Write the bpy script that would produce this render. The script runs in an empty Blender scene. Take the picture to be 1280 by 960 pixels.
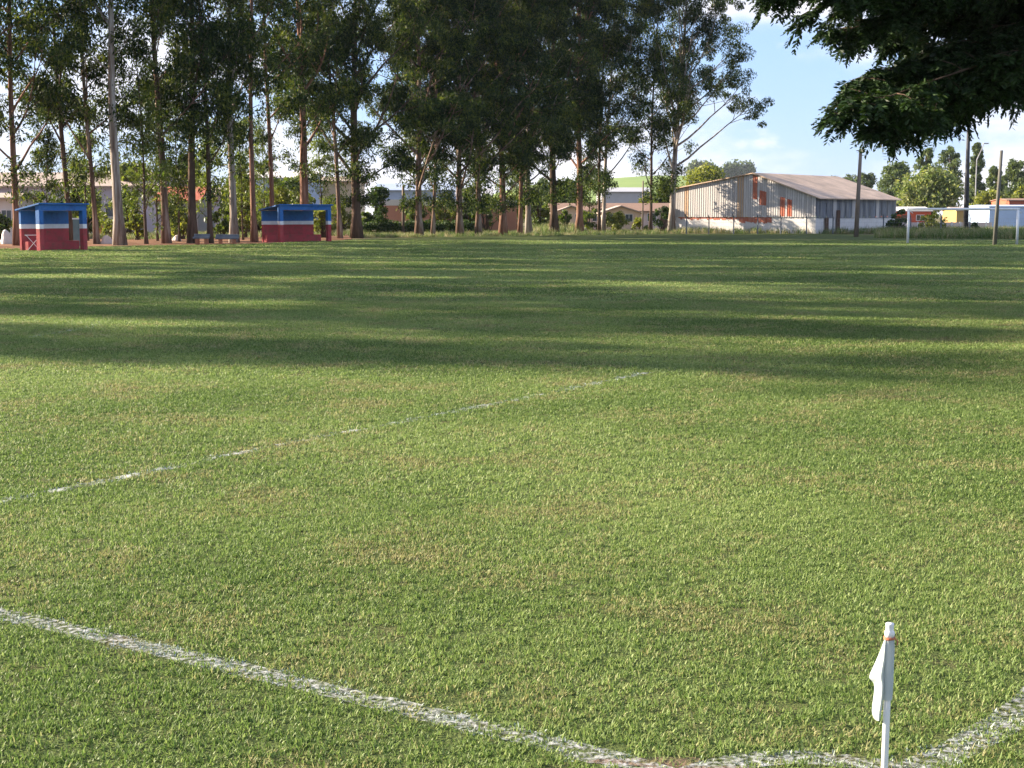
import bpy, bmesh, math, random
import numpy as np
from mathutils import Vector, Matrix, Quaternion

random.seed(7)
RNG = np.random.default_rng(11)
SC = bpy.context.scene
COL = SC.collection
R = math.radians

# ---------------------------------------------------------------- camera geometry
F = 1800.0
CAM_H = 1.8
PITCH = math.atan((480 - 268) / F)
_cp, _sp = math.cos(PITCH), math.sin(PITCH)

def ray(x, y):
    u, v = (x - 640) / F, (480 - y) / F
    return Vector((u, v * _sp + _cp, v * _cp - _sp))

def gnd(x, y, z=0.0):
    """ground point seen at photo coordinates x, y"""
    d = ray(x, y)
    t = (z - CAM_H) / d.z
    return Vector((d.x * t, d.y * t, z))

def at(x, y, Y):
    """point at distance Y seen at photo coordinates x, y"""
    d = ray(x, y)
    t = Y / d.y
    return Vector((d.x * t, Y, CAM_H + d.z * t))

# ---------------------------------------------------------------- materials
def new_mat(name):
    m = bpy.data.materials.new(name)
    m.use_nodes = True
    nt = m.node_tree
    nt.nodes.clear()
    out = nt.nodes.new('ShaderNodeOutputMaterial')
    return m, nt, out

def N(nt, typ, **kw):
    n = nt.nodes.new(typ)
    for k, v in kw.items():
        if k.startswith('i_'):
            n.inputs[k[2:].replace('_', ' ')].default_value = v
        else:
            setattr(n, k, v)
    return n

def rgba(c):
    return (c[0], c[1], c[2], 1.0)

def ramp(nt, stops, interp='LINEAR'):
    r = nt.nodes.new('ShaderNodeValToRGB')
    r.color_ramp.interpolation = interp
    el = r.color_ramp.elements
    while len(el) < len(stops):
        el.new(0.5)
    for e, (p, c) in zip(el, stops):
        e.position = p
        e.color = rgba(c) if len(c) == 3 else c
    return r

def surf_mat(name, c1, c2=None, rough=0.7, scale=(1, 1, 1), nscale=3.0, bump=0.0, spec=0.3,
             lo=0.35, hi=0.65, c3=None, detail=5.0, metal=0.0, bscale=None):
    """painted / plain surface with noise between up to three colours"""
    m, nt, out = new_mat(name)
    p = N(nt, 'ShaderNodeBsdfPrincipled')
    p.inputs['Roughness'].default_value = rough
    p.inputs['Specular IOR Level'].default_value = spec
    p.inputs['Metallic'].default_value = metal
    c2 = c2 or tuple(min(1, x * 0.82) for x in c1)
    tc = N(nt, 'ShaderNodeTexCoord')
    mp = N(nt, 'ShaderNodeMapping')
    mp.inputs['Scale'].default_value = scale
    nt.links.new(tc.outputs['Object'], mp.inputs['Vector'])
    no = N(nt, 'ShaderNodeTexNoise')
    no.inputs['Scale'].default_value = nscale
    no.inputs['Detail'].default_value = detail
    no.inputs['Roughness'].default_value = 0.65
    nt.links.new(mp.outputs['Vector'], no.inputs['Vector'])
    st = [(lo, c1), (hi, c2)]
    if c3:
        st = [(lo, c1), ((lo + hi) / 2, c2), (hi, c3)]
    rp = ramp(nt, st)
    nt.links.new(no.outputs['Fac'], rp.inputs['Fac'])
    nt.links.new(rp.outputs['Color'], p.inputs['Base Color'])
    if bump:
        b = N(nt, 'ShaderNodeBump')
        b.inputs['Strength'].default_value = bump
        b.inputs['Distance'].default_value = 0.05
        n2 = N(nt, 'ShaderNodeTexNoise')
        n2.inputs['Scale'].default_value = bscale or nscale * 3
        n2.inputs['Detail'].default_value = 6
        nt.links.new(mp.outputs['Vector'], n2.inputs['Vector'])
        nt.links.new(n2.outputs['Fac'], b.inputs['Height'])
        nt.links.new(b.outputs['Normal'], p.inputs['Normal'])
    nt.links.new(p.outputs['BSDF'], out.inputs['Surface'])
    return m

def leaf_mat(name, dark, mid, light, transl=0.35, rough=0.5, nscale=0.35, spec=0.25, lo=0.3, hi=0.7):
    m, nt, out = new_mat(name)
    geo = N(nt, 'ShaderNodeNewGeometry')
    no = N(nt, 'ShaderNodeTexNoise')
    no.inputs['Scale'].default_value = nscale
    no.inputs['Detail'].default_value = 3
    nt.links.new(geo.outputs['Position'], no.inputs['Vector'])
    # leaf-to-leaf difference plus clump-to-clump difference
    mx = N(nt, 'ShaderNodeMath', operation='MULTIPLY_ADD')
    mx.inputs[1].default_value = 0.45
    nt.links.new(geo.outputs['Random Per Island'], mx.inputs[0])
    sc = N(nt, 'ShaderNodeMath', operation='MULTIPLY')
    sc.inputs[1].default_value = 0.55
    nt.links.new(no.outputs['Fac'], sc.inputs[0])
    nt.links.new(sc.outputs[0], mx.inputs[2])
    rp = ramp(nt, [(lo, dark), ((lo + hi) / 2, mid), (hi, light)])
    nt.links.new(mx.outputs[0], rp.inputs['Fac'])
    p = N(nt, 'ShaderNodeBsdfPrincipled')
    p.inputs['Roughness'].default_value = rough
    p.inputs['Specular IOR Level'].default_value = spec
    nt.links.new(rp.outputs['Color'], p.inputs['Base Color'])
    tr = N(nt, 'ShaderNodeBsdfTranslucent')
    tint = N(nt, 'ShaderNodeMix', data_type='RGBA', blend_type='MULTIPLY')
    tint.inputs['Factor'].default_value = 1.0
    tint.inputs['B'].default_value = (1.35, 1.3, 0.55, 1)
    nt.links.new(rp.outputs['Color'], tint.inputs['A'])
    nt.links.new(tint.outputs['Result'], tr.inputs['Color'])
    mix = N(nt, 'ShaderNodeMixShader')
    mix.inputs['Fac'].default_value = transl
    nt.links.new(p.outputs['BSDF'], mix.inputs[1])
    nt.links.new(tr.outputs['BSDF'], mix.inputs[2])
    nt.links.new(mix.outputs['Shader'], out.inputs['Surface'])
    return m

def grass_mat(name, greens, straw, straw_amt=0.5, transl=0.3):
    """turf blades: green in several tones, straw and brown dead blades, patches a few decimetres to metres wide"""
    m, nt, out = new_mat(name)
    geo = N(nt, 'ShaderNodeNewGeometry')
    oi = N(nt, 'ShaderNodeObjectInfo')
    n1 = N(nt, 'ShaderNodeTexNoise'); n1.inputs['Scale'].default_value = 0.9; n1.inputs['Detail'].default_value = 6
    n1.inputs['Roughness'].default_value = 0.62
    n2 = N(nt, 'ShaderNodeTexNoise'); n2.inputs['Scale'].default_value = 0.16; n2.inputs['Detail'].default_value = 3
    for n in (n1, n2):
        nt.links.new(geo.outputs['Position'], n.inputs['Vector'])
    # green tone
    a = N(nt, 'ShaderNodeMath', operation='MULTIPLY_ADD'); a.inputs[1].default_value = 0.4
    nt.links.new(geo.outputs['Random Per Island'], a.inputs[0])
    b = N(nt, 'ShaderNodeMath', operation='MULTIPLY_ADD'); b.inputs[1].default_value = 1.0; b.inputs[2].default_value = -0.2
    nt.links.new(n2.outputs['Fac'], b.inputs[0])
    nt.links.new(b.outputs[0], a.inputs[2])
    gr = ramp(nt, [(0.25, greens[0]), (0.5, greens[1]), (0.75, greens[2])])
    nt.links.new(a.outputs[0], gr.inputs['Fac'])
    # straw probability = noise + random
    c = N(nt, 'ShaderNodeMath', operation='MULTIPLY_ADD'); c.inputs[1].default_value = 0.30
    nt.links.new(oi.outputs['Random'], c.inputs[0])
    c2 = N(nt, 'ShaderNodeMath', operation='MULTIPLY_ADD'); c2.inputs[1].default_value = 0.30
    r2 = N(nt, 'ShaderNodeMath', operation='FRACT')
    r3 = N(nt, 'ShaderNodeMath', operation='MULTIPLY'); r3.inputs[1].default_value = 7.31
    nt.links.new(geo.outputs['Random Per Island'], r3.inputs[0]); nt.links.new(r3.outputs[0], r2.inputs[0])
    nt.links.new(r2.outputs[0], c2.inputs[0]); nt.links.new(c.outputs[0], c2.inputs[2])
    n1s = N(nt, 'ShaderNodeMath', operation='MULTIPLY_ADD'); n1s.inputs[1].default_value = 1.5; n1s.inputs[2].default_value = -0.25
    nt.links.new(n1.outputs['Fac'], n1s.inputs[0])
    nt.links.new(n1s.outputs[0], c.inputs[2])
    st = ramp(nt, [(0.98 - 0.3 * straw_amt, (0, 0, 0)), (1.14 - 0.3 * straw_amt, (1, 1, 1))])
    # ramp positions are limited to 0..1
    st.color_ramp.elements[0].position = min(0.95, 1.0 - 0.28 * straw_amt)
    st.color_ramp.elements[1].position = min(1.0, 1.12 - 0.28 * straw_amt)
    nt.links.new(c2.outputs[0], st.inputs['Fac'])
    sr = ramp(nt, [(0.2, straw[0]), (0.6, straw[1]), (0.9, straw[2])])
    nt.links.new(r2.outputs[0], sr.inputs['Fac'])
    mx = N(nt, 'ShaderNodeMix', data_type='RGBA')
    nt.links.new(st.outputs['Color'], mx.inputs['Factor'])
    nt.links.new(gr.outputs['Color'], mx.inputs['A'])
    nt.links.new(sr.outputs['Color'], mx.inputs['B'])
    p = N(nt, 'ShaderNodeBsdfPrincipled')
    p.inputs['Roughness'].default_value = 0.55
    p.inputs['Specular IOR Level'].default_value = 0.3
    nt.links.new(mx.outputs['Result'], p.inputs['Base Color'])
    tr = N(nt, 'ShaderNodeBsdfTranslucent')
    nt.links.new(mx.outputs['Result'], tr.inputs['Color'])
    mix = N(nt, 'ShaderNodeMixShader'); mix.inputs['Fac'].default_value = transl
    nt.links.new(p.outputs['BSDF'], mix.inputs[1]); nt.links.new(tr.outputs['BSDF'], mix.inputs[2])
    nt.links.new(mix.outputs['Shader'], out.inputs['Surface'])
    return m

# ---------------------------------------------------------------- mesh helpers
class MB:
    """collects shapes, build() links them as ONE mesh object"""
    def __init__(s):
        s.v, s.f, s.mi = [], [], []
    def face(s, pts, mi=0):
        k = len(s.v)
        s.v += [tuple(p) for p in pts]
        s.f.append(tuple(range(k, k + len(pts)))); s.mi.append(mi)
    def box(s, lo, hi, mi=0, M=None):
        x0, y0, z0 = lo; x1, y1, z1 = hi
        P = [Vector(p) for p in ((x0,y0,z0),(x1,y0,z0),(x1,y1,z0),(x0,y1,z0),(x0,y0,z1),(x1,y0,z1),(x1,y1,z1),(x0,y1,z1))]
        if M is not None: P = [M @ p for p in P]
        k = len(s.v); s.v += [tuple(p) for p in P]
        for f in ((0,3,2,1),(4,5,6,7),(0,1,5,4),(1,2,6,5),(2,3,7,6),(3,0,4,7)):
            s.f.append(tuple(k + i for i in f)); s.mi.append(mi)
    def tube(s, pts, rad, n=8, mi=0, cap=True):
        pts = [Vector(p) for p in pts]
        if not hasattr(rad, '__len__'): rad = [rad] * len(pts)
        k0 = len(s.v)
        prev = None
        for i, p in enumerate(pts):
            d = (pts[min(i+1, len(pts)-1)] - pts[max(i-1, 0)]).normalized()
            if prev is None:
                a = d.orthogonal().normalized()
            else:
                a = (prev - d * prev.dot(d)).normalized()
            prev = a
            b = d.cross(a)
            for j in range(n):
                t = 2 * math.pi * j / n
                s.v.append(tuple(p + (a * math.cos(t) + b * math.sin(t)) * rad[i]))
        for i in range(len(pts) - 1):
            for j in range(n):
                s.f.append((k0+i*n+j, k0+i*n+(j+1)%n, k0+(i+1)*n+(j+1)%n, k0+(i+1)*n+j)); s.mi.append(mi)
        if cap:
            s.f.append(tuple(k0 + j for j in range(n))[::-1]); s.mi.append(mi)
            s.f.append(tuple(k0 + (len(pts)-1)*n + j for j in range(n))); s.mi.append(mi)
    def prism(s, poly, off, mi=0):
        """polygon (3D points) extruded by off"""
        off = Vector(off); A = [Vector(p) for p in poly]; B = [p + off for p in A]
        k = len(s.v); n = len(A)
        s.v += [tuple(p) for p in A] + [tuple(p) for p in B]
        s.f.append(tuple(range(k, k+n))[::-1]); s.mi.append(mi)
        s.f.append(tuple(range(k+n, k+2*n))); s.mi.append(mi)
        for i in range(n):
            j = (i+1) % n
            s.f.append((k+i, k+j, k+n+j, k+n+i)); s.mi.append(mi)
    def build(s, name, mats, parent=None, smooth=False, bevel=0, origin=None):
        me = bpy.data.meshes.new(name)
        V = s.v
        o = bpy.data.objects.new(name, me)
        if parent is not None:
            par = parent.matrix_basis if parent.parent is None else parent.parent.matrix_basis @ parent.matrix_basis
            inv = par.inverted()
            V = [tuple(inv @ Vector(p)) for p in V]
            o.parent = parent
        elif origin is not None:
            V = [tuple(Vector(p) - Vector(origin)) for p in V]
            o.location = origin
        me.from_pydata(V, [], s.f)
        if not isinstance(mats, (list, tuple)): mats = [mats]
        for m in mats: me.materials.append(m)
        me.polygons.foreach_set('material_index', s.mi)
        if smooth:
            me.polygons.foreach_set('use_smooth', [True] * len(me.polygons))
        bm = bmesh.new(); bm.from_mesh(me)
        bmesh.ops.recalc_face_normals(bm, faces=bm.faces)
        bm.to_mesh(me); bm.free()
        me.update()
        COL.objects.link(o)
        if bevel:
            b = o.modifiers.new('Bevel', 'BEVEL'); b.width = bevel; b.segments = 2; b.limit_method = 'ANGLE'
        return o

def np_mesh(name, verts, faces, mat, parent=None, origin=None, n=4):
    """fast mesh from arrays; faces (M, n)"""
    me = bpy.data.meshes.new(name)
    verts = np.asarray(verts, dtype=np.float32)
    o = bpy.data.objects.new(name, me)
    if parent is not None:
        verts = verts - np.array(parent.location, dtype=np.float32)
        o.parent = parent
    elif origin is not None:
        verts = verts - np.array(origin, dtype=np.float32)
        o.location = origin
    M = len(faces)
    me.vertices.add(len(verts)); me.vertices.foreach_set('co', verts.ravel())
    me.loops.add(M * n); me.loops.foreach_set('vertex_index', np.asarray(faces, dtype=np.int32).ravel())
    me.polygons.add(M)
    me.polygons.foreach_set('loop_start', np.arange(M, dtype=np.int32) * n)
    me.polygons.foreach_set('loop_total', np.full(M, n, dtype=np.int32))
    me.materials.append(mat)
    me.update(); me.validate()
    COL.objects.link(o)
    return o

def tag(o, label=None, cat=None, group=None, kind=None):
    if label: o['label'] = label
    if cat: o['category'] = cat
    if group: o['group'] = group
    if kind: o['kind'] = kind
    return o

def thing(name, label, cat, loc=(0, 0, 0), group=None):
    o = bpy.data.objects.new(name, None)
    o.empty_display_size = 0.3
    COL.objects.link(o)
    o.location = loc
    return tag(o, label, cat, group)

def unit(a):
    return a / np.maximum(np.linalg.norm(a, axis=-1, keepdims=True), 1e-9)

def leaves(centers, radii, per, size, droop=0.5, flat=0.75, rng=RNG, aspect=0.36, jitter=0.35):
    """leaf-sized diamonds in uneven clumps: verts, faces"""
    centers = np.asarray(centers); radii = np.asarray(radii)
    per = np.broadcast_to(np.asarray(per), (len(centers),)).astype(int)
    idx = np.repeat(np.arange(len(centers)), per)
    n = len(idx)
    g = unit(rng.normal(size=(n, 3))) * (rng.random((n, 1)) ** 0.45)
    g[:, 2] *= flat
    pos = centers[idx] + g * radii[idx][:, None]
    d = unit(rng.normal(size=(n, 3)) + g * 0.8 + np.array([0, 0, -droop * 2.0]))
    w = unit(np.cross(d, rng.normal(size=(n, 3))))
    L = size * (1 + jitter * rng.normal(size=(n, 1))).clip(0.4, 1.9)
    W = L * aspect
    a = pos - d * L * 0.5
    b = pos + w * W * 0.5 - d * L * 0.08
    c = pos + d * L * 0.5
    e = pos - w * W * 0.5 - d * L * 0.08
    V = np.stack([a, b, c, e], 1).reshape(-1, 3)
    Fc = np.arange(n * 4).reshape(-1, 4)
    return V, Fc

# ---------------------------------------------------------------- scatter (stuff only)
def scatter(name, pts, rot, scl, idx, sources, mat=None):
    """one ground-cover object: tufts instanced on points"""
    me = bpy.data.meshes.new(name)
    me.vertices.add(len(pts)); me.vertices.foreach_set('co', np.asarray(pts, np.float32).ravel())
    at_ = me.attributes.new('rot', 'FLOAT_VECTOR', 'POINT'); at_.data.foreach_set('vector', np.asarray(rot, np.float32).ravel())
    at_ = me.attributes.new('scl', 'FLOAT_VECTOR', 'POINT'); at_.data.foreach_set('vector', np.asarray(scl, np.float32).ravel())
    at_ = me.attributes.new('idx', 'INT', 'POINT'); at_.data.foreach_set('value', np.asarray(idx, np.int32))
    o = bpy.data.objects.new(name, me); COL.objects.link(o)
    ng = bpy.data.node_groups.new(name, 'GeometryNodeTree')
    ng.interface.new_socket('Geometry', in_out='INPUT', socket_type='NodeSocketGeometry')
    ng.interface.new_socket('Geometry', in_out='OUTPUT', socket_type='NodeSocketGeometry')
    gi = ng.nodes.new('NodeGroupInput'); go = ng.nodes.new('NodeGroupOutput')
    inst = ng.nodes.new('GeometryNodeInstanceOnPoints')
    jn = ng.nodes.new('GeometryNodeJoinGeometry')
    for s in reversed(sources):
        oi = ng.nodes.new('GeometryNodeObjectInfo'); oi.inputs['Object'].default_value = s
        oi.inputs['As Instance'].default_value = True
        ng.links.new(oi.outputs['Geometry'], jn.inputs[0])
    def na(nm, dt):
        a = ng.nodes.new('GeometryNodeInputNamedAttribute'); a.data_type = dt; a.inputs['Name'].default_value = nm
        return a.outputs['Attribute']
    ng.links.new(gi.outputs[0], inst.inputs['Points'])
    ng.links.new(jn.outputs[0], inst.inputs['Instance'])
    inst.inputs['Pick Instance'].default_value = True
    ng.links.new(na('idx', 'INT'), inst.inputs['Instance Index'])
    ng.links.new(na('rot', 'FLOAT_VECTOR'), inst.inputs['Rotation'])
    ng.links.new(na('scl', 'FLOAT_VECTOR'), inst.inputs['Scale'])
    ng.links.new(inst.outputs[0], go.inputs[0])
    md = o.modifiers.new('scatter', 'NODES'); md.node_group = ng
    return o

def tuft(name, mat, n, h, w, spread, lean=0.6, seed=0, seg=3):
    rng = np.random.default_rng(seed)
    V, Fq = [], []
    for i in range(n):
        a = rng.random() * 6.283
        r = spread * math.sqrt(rng.random())
        p = np.array([math.cos(a) * r, math.sin(a) * r, -0.004])
        az = rng.random() * 6.283
        le = lean * (0.35 + 0.9 * rng.random())
        hh = h * (0.55 + 0.75 * rng.random())
        ww = w * (0.7 + 0.6 * rng.random())
        dirh = np.array([math.cos(az), math.sin(az), 0])
        tw = az + math.pi / 2 + rng.normal() * 0.6
        side = np.array([math.cos(tw), math.sin(tw), 0])
        k = len(V)
        for s in range(seg + 1):
            t = s / seg
            ang = le * (0.4 + 1.3 * t)
            if s: p = p + (np.array([0, 0, 1]) * math.cos(ang) + dirh * math.sin(ang)) * hh / seg
            wd = ww * (1 - t ** 1.6 * 0.92) * 0.5
            V += [p - side * wd, p + side * wd]
        for s in range(seg):
            b = k + 2 * s
            Fq.append((b, b + 1, b + 3, b + 2))
    me = bpy.data.meshes.new(name)
    me.from_pydata([tuple(v) for v in V], [], Fq)
    me.materials.append(mat)
    return bpy.data.objects.new(name, me)

# ================================================================ SUN, SKY, CAMERA
SUN_EL = R(22.5)
s_dir = Vector((-1, 0.33, 0)).normalized()
sun_pos = Vector((s_dir.x * math.cos(SUN_EL), s_dir.y * math.cos(SUN_EL), math.sin(SUN_EL)))
sl = bpy.data.lights.new('sun', 'SUN'); sl.energy = 5.0; sl.angle = R(0.55); sl.color = (1.0, 0.86, 0.66)
so = bpy.data.objects.new('sun', sl); COL.objects.link(so)
so.rotation_mode = 'QUATERNION'; so.rotation_quaternion = (-sun_pos).to_track_quat('-Z', 'Y'); so.location = (-60, 20, 60)

w = bpy.data.worlds.new('World'); SC.world = w; w.use_nodes = True
nt = w.node_tree; nt.nodes.clear()
wo = nt.nodes.new('ShaderNodeOutputWorld'); bg = nt.nodes.new('ShaderNodeBackground')
sky = nt.nodes.new('ShaderNodeTexSky'); sky.sky_type = 'NISHITA'; sky.sun_disc = False
sky.sun_elevation = SUN_EL; sky.sun_rotation = math.atan2(s_dir.x, s_dir.y)
sky.altitude = 500; sky.air_density = 1.0; sky.dust_density = 0.8; sky.ozone_density = 2.0
tc = nt.nodes.new('ShaderNodeTexCoord')
def cloud_layer(scale, zs, lo, hi, loc, detail=7):
    mp = nt.nodes.new('ShaderNodeMapping'); mp.inputs['Scale'].default_value = (scale, scale, scale * zs)
    mp.inputs['Location'].default_value = loc
    nt.links.new(tc.outputs['Generated'], mp.inputs['Vector'])
    no = nt.nodes.new('ShaderNodeTexNoise'); no.inputs['Scale'].default_value = 1.0
    no.inputs['Detail'].default_value = detail; no.inputs['Roughness'].default_value = 0.55
    nt.links.new(mp.outputs['Vector'], no.inputs['Vector'])
    rp = ramp(nt, [(lo, (0, 0, 0)), (hi, (1, 1, 1))], 'EASE')
    nt.links.new(no.outputs['Fac'], rp.inputs['Fac'])
    return rp.outputs['Color']
c_a = cloud_layer(5.0, 2.3, 0.44, 0.64, (0.4, 0.0, 0.35))
c_b = cloud_layer(12.0, 2.2, 0.56, 0.72, (3.1, 0.2, 1.2))
mxc = nt.nodes.new('ShaderNodeMix'); mxc.data_type = 'RGBA'; mxc.blend_type = 'SCREEN'; mxc.inputs['Factor'].default_value = 0.8
nt.links.new(c_a, mxc.inputs['A']); nt.links.new(c_b, mxc.inputs['B'])
fm = nt.nodes.new('ShaderNodeMath'); fm.operation = 'MULTIPLY'; fm.inputs[1].default_value = 0.9
nt.links.new(mxc.outputs['Result'], fm.inputs[0])
mc = nt.nodes.new('ShaderNodeMix'); mc.data_type = 'RGBA'
nt.links.new(fm.outputs[0], mc.inputs['Factor'])
hz = nt.nodes.new('ShaderNodeMix'); hz.data_type = 'RGBA'; hz.inputs['Factor'].default_value = 0.6
hz.inputs['B'].default_value = (2.7, 4.2, 7.5, 1)
nt.links.new(sky.outputs['Color'], hz.inputs['A'])
nt.links.new(hz.outputs['Result'], mc.inputs['A'])
mc.inputs['B'].default_value = (7.0, 6.7, 6.9, 1)
nt.links.new(mc.outputs['Result'], bg.inputs['Color'])
bg.inputs['Strength'].default_value = 0.05
nt.links.new(bg.outputs['Background'], wo.inputs['Surface'])

cam = bpy.data.cameras.new('camera'); co = bpy.data.objects.new('camera', cam); COL.objects.link(co)
co.location = (0, 0, CAM_H); co.rotation_euler = (math.pi / 2 - PITCH, 0, 0)
cam.sensor_width = 36; cam.lens = 36 * F / 1280; cam.clip_end = 8000; cam.clip_start = 0.05
SC.camera = co
SC.view_settings.view_transform = 'Standard'; SC.view_settings.look = 'None'
SC.view_settings.exposure = 1.92; SC.view_settings.gamma = 1
SC.cycles.max_bounces = 6; SC.cycles.diffuse_bounces = 3; SC.cycles.transmission_bounces = 4
SC.cycles.use_denoising = True

# ================================================================ MATERIALS
M = {}
M['ground'] = surf_mat('ground_earth', (0.09, 0.10, 0.04), (0.16, 0.12, 0.07), 0.95, nscale=0.15, bump=0.3, spec=0.1)
M['turf'] = surf_mat('turf_thatch', (0.050, 0.066, 0.024), (0.080, 0.105, 0.034), 0.95, nscale=2.2, bump=0.6, spec=0.05,
                     c3=(0.100, 0.085, 0.045), lo=0.3, hi=0.72, bscale=60)
M['dirt'] = surf_mat('red_dirt', (0.17, 0.075, 0.045), (0.24, 0.13, 0.08), 0.95, nscale=1.3, bump=0.5, spec=0.05, c3=(0.12, 0.08, 0.045))
M['soil'] = surf_mat('bare_soil', (0.085, 0.065, 0.042), (0.15, 0.105, 0.075), 0.95, nscale=9, bump=0.6, spec=0.05, c3=(0.10, 0.10, 0.045), bscale=40)
M['hill'] = surf_mat('hill_crops', (0.14, 0.21, 0.06), (0.20, 0.26, 0.08), 0.95, nscale=0.012, spec=0.05)
M['grass'] = grass_mat('lawn_blades', [(0.066, 0.122, 0.024), (0.172, 0.255, 0.062), (0.310, 0.375, 0.130)],
                       [(0.13, 0.105, 0.050), (0.25, 0.24, 0.09), (0.36, 0.35, 0.16)], 0.0, 0.42)
M['tallgrass'] = grass_mat('rough_grass', [(0.055, 0.105, 0.018), (0.10, 0.165, 0.030), (0.16, 0.22, 0.05)],
                           [(0.15, 0.12, 0.06), (0.30, 0.26, 0.12), (0.36, 0.32, 0.17)], 0.6, 0.4)
M['chalk'] = surf_mat('painted_blades', (0.42, 0.46, 0.43), (0.22, 0.30, 0.20), 0.85, nscale=14, spec=0.1, lo=0.4, hi=0.7)
M['euc'] = leaf_mat('gum_leaves', (0.010, 0.024, 0.007), (0.025, 0.050, 0.012), (0.140, 0.170, 0.030), 0.34, 0.6, 0.30, spec=0.15, lo=0.28, hi=0.78)
M['euc_y'] = leaf_mat('young_gum_leaves', (0.050, 0.085, 0.018), (0.095, 0.140, 0.028), (0.16, 0.20, 0.045), 0.42, 0.45, 0.4)
M['canopy'] = leaf_mat('canopy_leaflets', (0.008, 0.020, 0.007), (0.015, 0.036, 0.010), (0.034, 0.068, 0.016), 0.20, 0.55, 0.9)
M['bush'] = leaf_mat('bush_leaves', (0.035, 0.065, 0.014), (0.075, 0.120, 0.024), (0.15, 0.19, 0.045), 0.38, 0.5, 0.8)
M['bush_y'] = leaf_mat('yellow_bush_leaves', (0.09, 0.12, 0.022), (0.17, 0.20, 0.04), (0.26, 0.27, 0.07), 0.42, 0.5, 0.8)
M['hedge'] = leaf_mat('hedge_leaves', (0.020, 0.045, 0.012), (0.040, 0.080, 0.018), (0.085, 0.130, 0.030), 0.28, 0.5, 0.9)
M['far_leaf'] = leaf_mat('far_leaves', (0.050, 0.080, 0.035), (0.085, 0.125, 0.048), (0.14, 0.18, 0.07), 0.35, 0.6, 0.25)
M['flower'] = leaf_mat('pale_flowering_leaves', (0.07, 0.11, 0.03), (0.15, 0.20, 0.055), (0.34, 0.36, 0.17), 0.35, 0.6, 0.6)
M['bark_red'] = surf_mat('red_bark', (0.10, 0.052, 0.036), (0.20, 0.105, 0.072), 0.9, (6, 6, 0.5), 0.9, 1.0, 0.1, c3=(0.31, 0.19, 0.14), bscale=4)
M['bark_pale'] = surf_mat('pale_bark', (0.44, 0.40, 0.36), (0.25, 0.20, 0.165), 0.85, (5, 5, 0.4), 0.8, 0.8, 0.15, c3=(0.11, 0.07, 0.05), lo=0.36, hi=0.66, bscale=4)
M['bark_dark'] = surf_mat('dark_bark', (0.055, 0.040, 0.030), (0.13, 0.085, 0.062), 0.9, (6, 6, 0.5), 0.9, 0.8, 0.1, bscale=4)
M['bark_mix'] = surf_mat('peeling_bark', (0.085, 0.055, 0.040), (0.19, 0.12, 0.09), 0.9, (4, 4, 0.35), 0.8, 1.0, 0.1, c3=(0.38, 0.32, 0.27), lo=0.36, hi=0.68, bscale=4)
M['blue'] = surf_mat('blue_paint', (0.018, 0.115, 0.36), (0.025, 0.135, 0.39), 0.6, nscale=2.5, c3=(0.02, 0.09, 0.28))
M['white'] = surf_mat('white_paint', (0.74, 0.74, 0.76), (0.62, 0.61, 0.62), 0.6, nscale=3)
M['red'] = surf_mat('red_paint', (0.40, 0.045, 0.055), (0.34, 0.05, 0.055), 0.75, nscale=3.5, bump=0.2, c3=(0.22, 0.055, 0.045))
M['concrete'] = surf_mat('weathered_concrete', (0.34, 0.32, 0.30), (0.24, 0.22, 0.21), 0.9, nscale=3, bump=0.2)
M['dkconcrete'] = surf_mat('dark_concrete', (0.15, 0.17, 0.20), (0.11, 0.12, 0.14), 0.85, nscale=3, bump=0.2)
M['brick'] = surf_mat('orange_brick', (0.42, 0.17, 0.09), (0.33, 0.13, 0.07), 0.9, nscale=6, bump=0.2)
M['goalwhite'] = surf_mat('goal_paint', (0.78, 0.79, 0.82), (0.66, 0.68, 0.72), 0.45, nscale=4)
M['pvc'] = surf_mat('white_pvc', (0.80, 0.79, 0.79), (0.70, 0.68, 0.67), 0.42, (1, 1, 0.3), 18, spec=0.4)
M['string'] = surf_mat('orange_string', (0.50, 0.17, 0.08), (0.40, 0.13, 0.07), 0.7, nscale=30)
M['wood'] = surf_mat('grey_wood', (0.23, 0.185, 0.15), (0.15, 0.115, 0.09), 0.9, (6, 6, 0.4), 2, 0.4)
M['greywood'] = surf_mat('grey_weathered_wood', (0.15, 0.145, 0.125), (0.095, 0.09, 0.08), 0.9, (6, 6, 0.4), 2, 0.4)
M['darkpole'] = surf_mat('dark_pole', (0.055, 0.055, 0.062), (0.035, 0.035, 0.04), 0.7, nscale=3)
M['metal'] = surf_mat('galvanised', (0.34, 0.35, 0.36), (0.25, 0.25, 0.26), 0.5, nscale=4)
M['wire'] = surf_mat('cable', (0.03, 0.03, 0.03), (0.02, 0.02, 0.02), 0.6)
M['glass'] = surf_mat('window_glass', (0.03, 0.04, 0.05), (0.05, 0.06, 0.07), 0.08, spec=0.6)
def wallm(name, c, v=0.85, ns=0.8):
    M[name] = surf_mat(name, c, tuple(x * v for x in c), 0.85, nscale=ns, lo=0.3, hi=0.75, bump=0.05)
wallm('lilac_wall', (0.42, 0.41, 0.50)); wallm('cream_wall', (0.66, 0.56, 0.43)); wallm('salmon_wall', (0.58, 0.27, 0.19))
wallm('beige_wall', (0.62, 0.47, 0.37)); wallm('skyblue_wall', (0.42, 0.53, 0.72)); wallm('yellow_wall', (0.38, 0.26, 0.10))
wallm('bluegrey_wall', (0.30, 0.36, 0.48)); wallm('grey_wall', (0.36, 0.36, 0.39)); wallm('pink_wall', (0.62, 0.50, 0.46))
wallm('palewhite_wall', (0.70, 0.66, 0.64)); wallm('red_wall', (0.50, 0.10, 0.05)); wallm('orangewood', (0.50, 0.25, 0.09))
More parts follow.
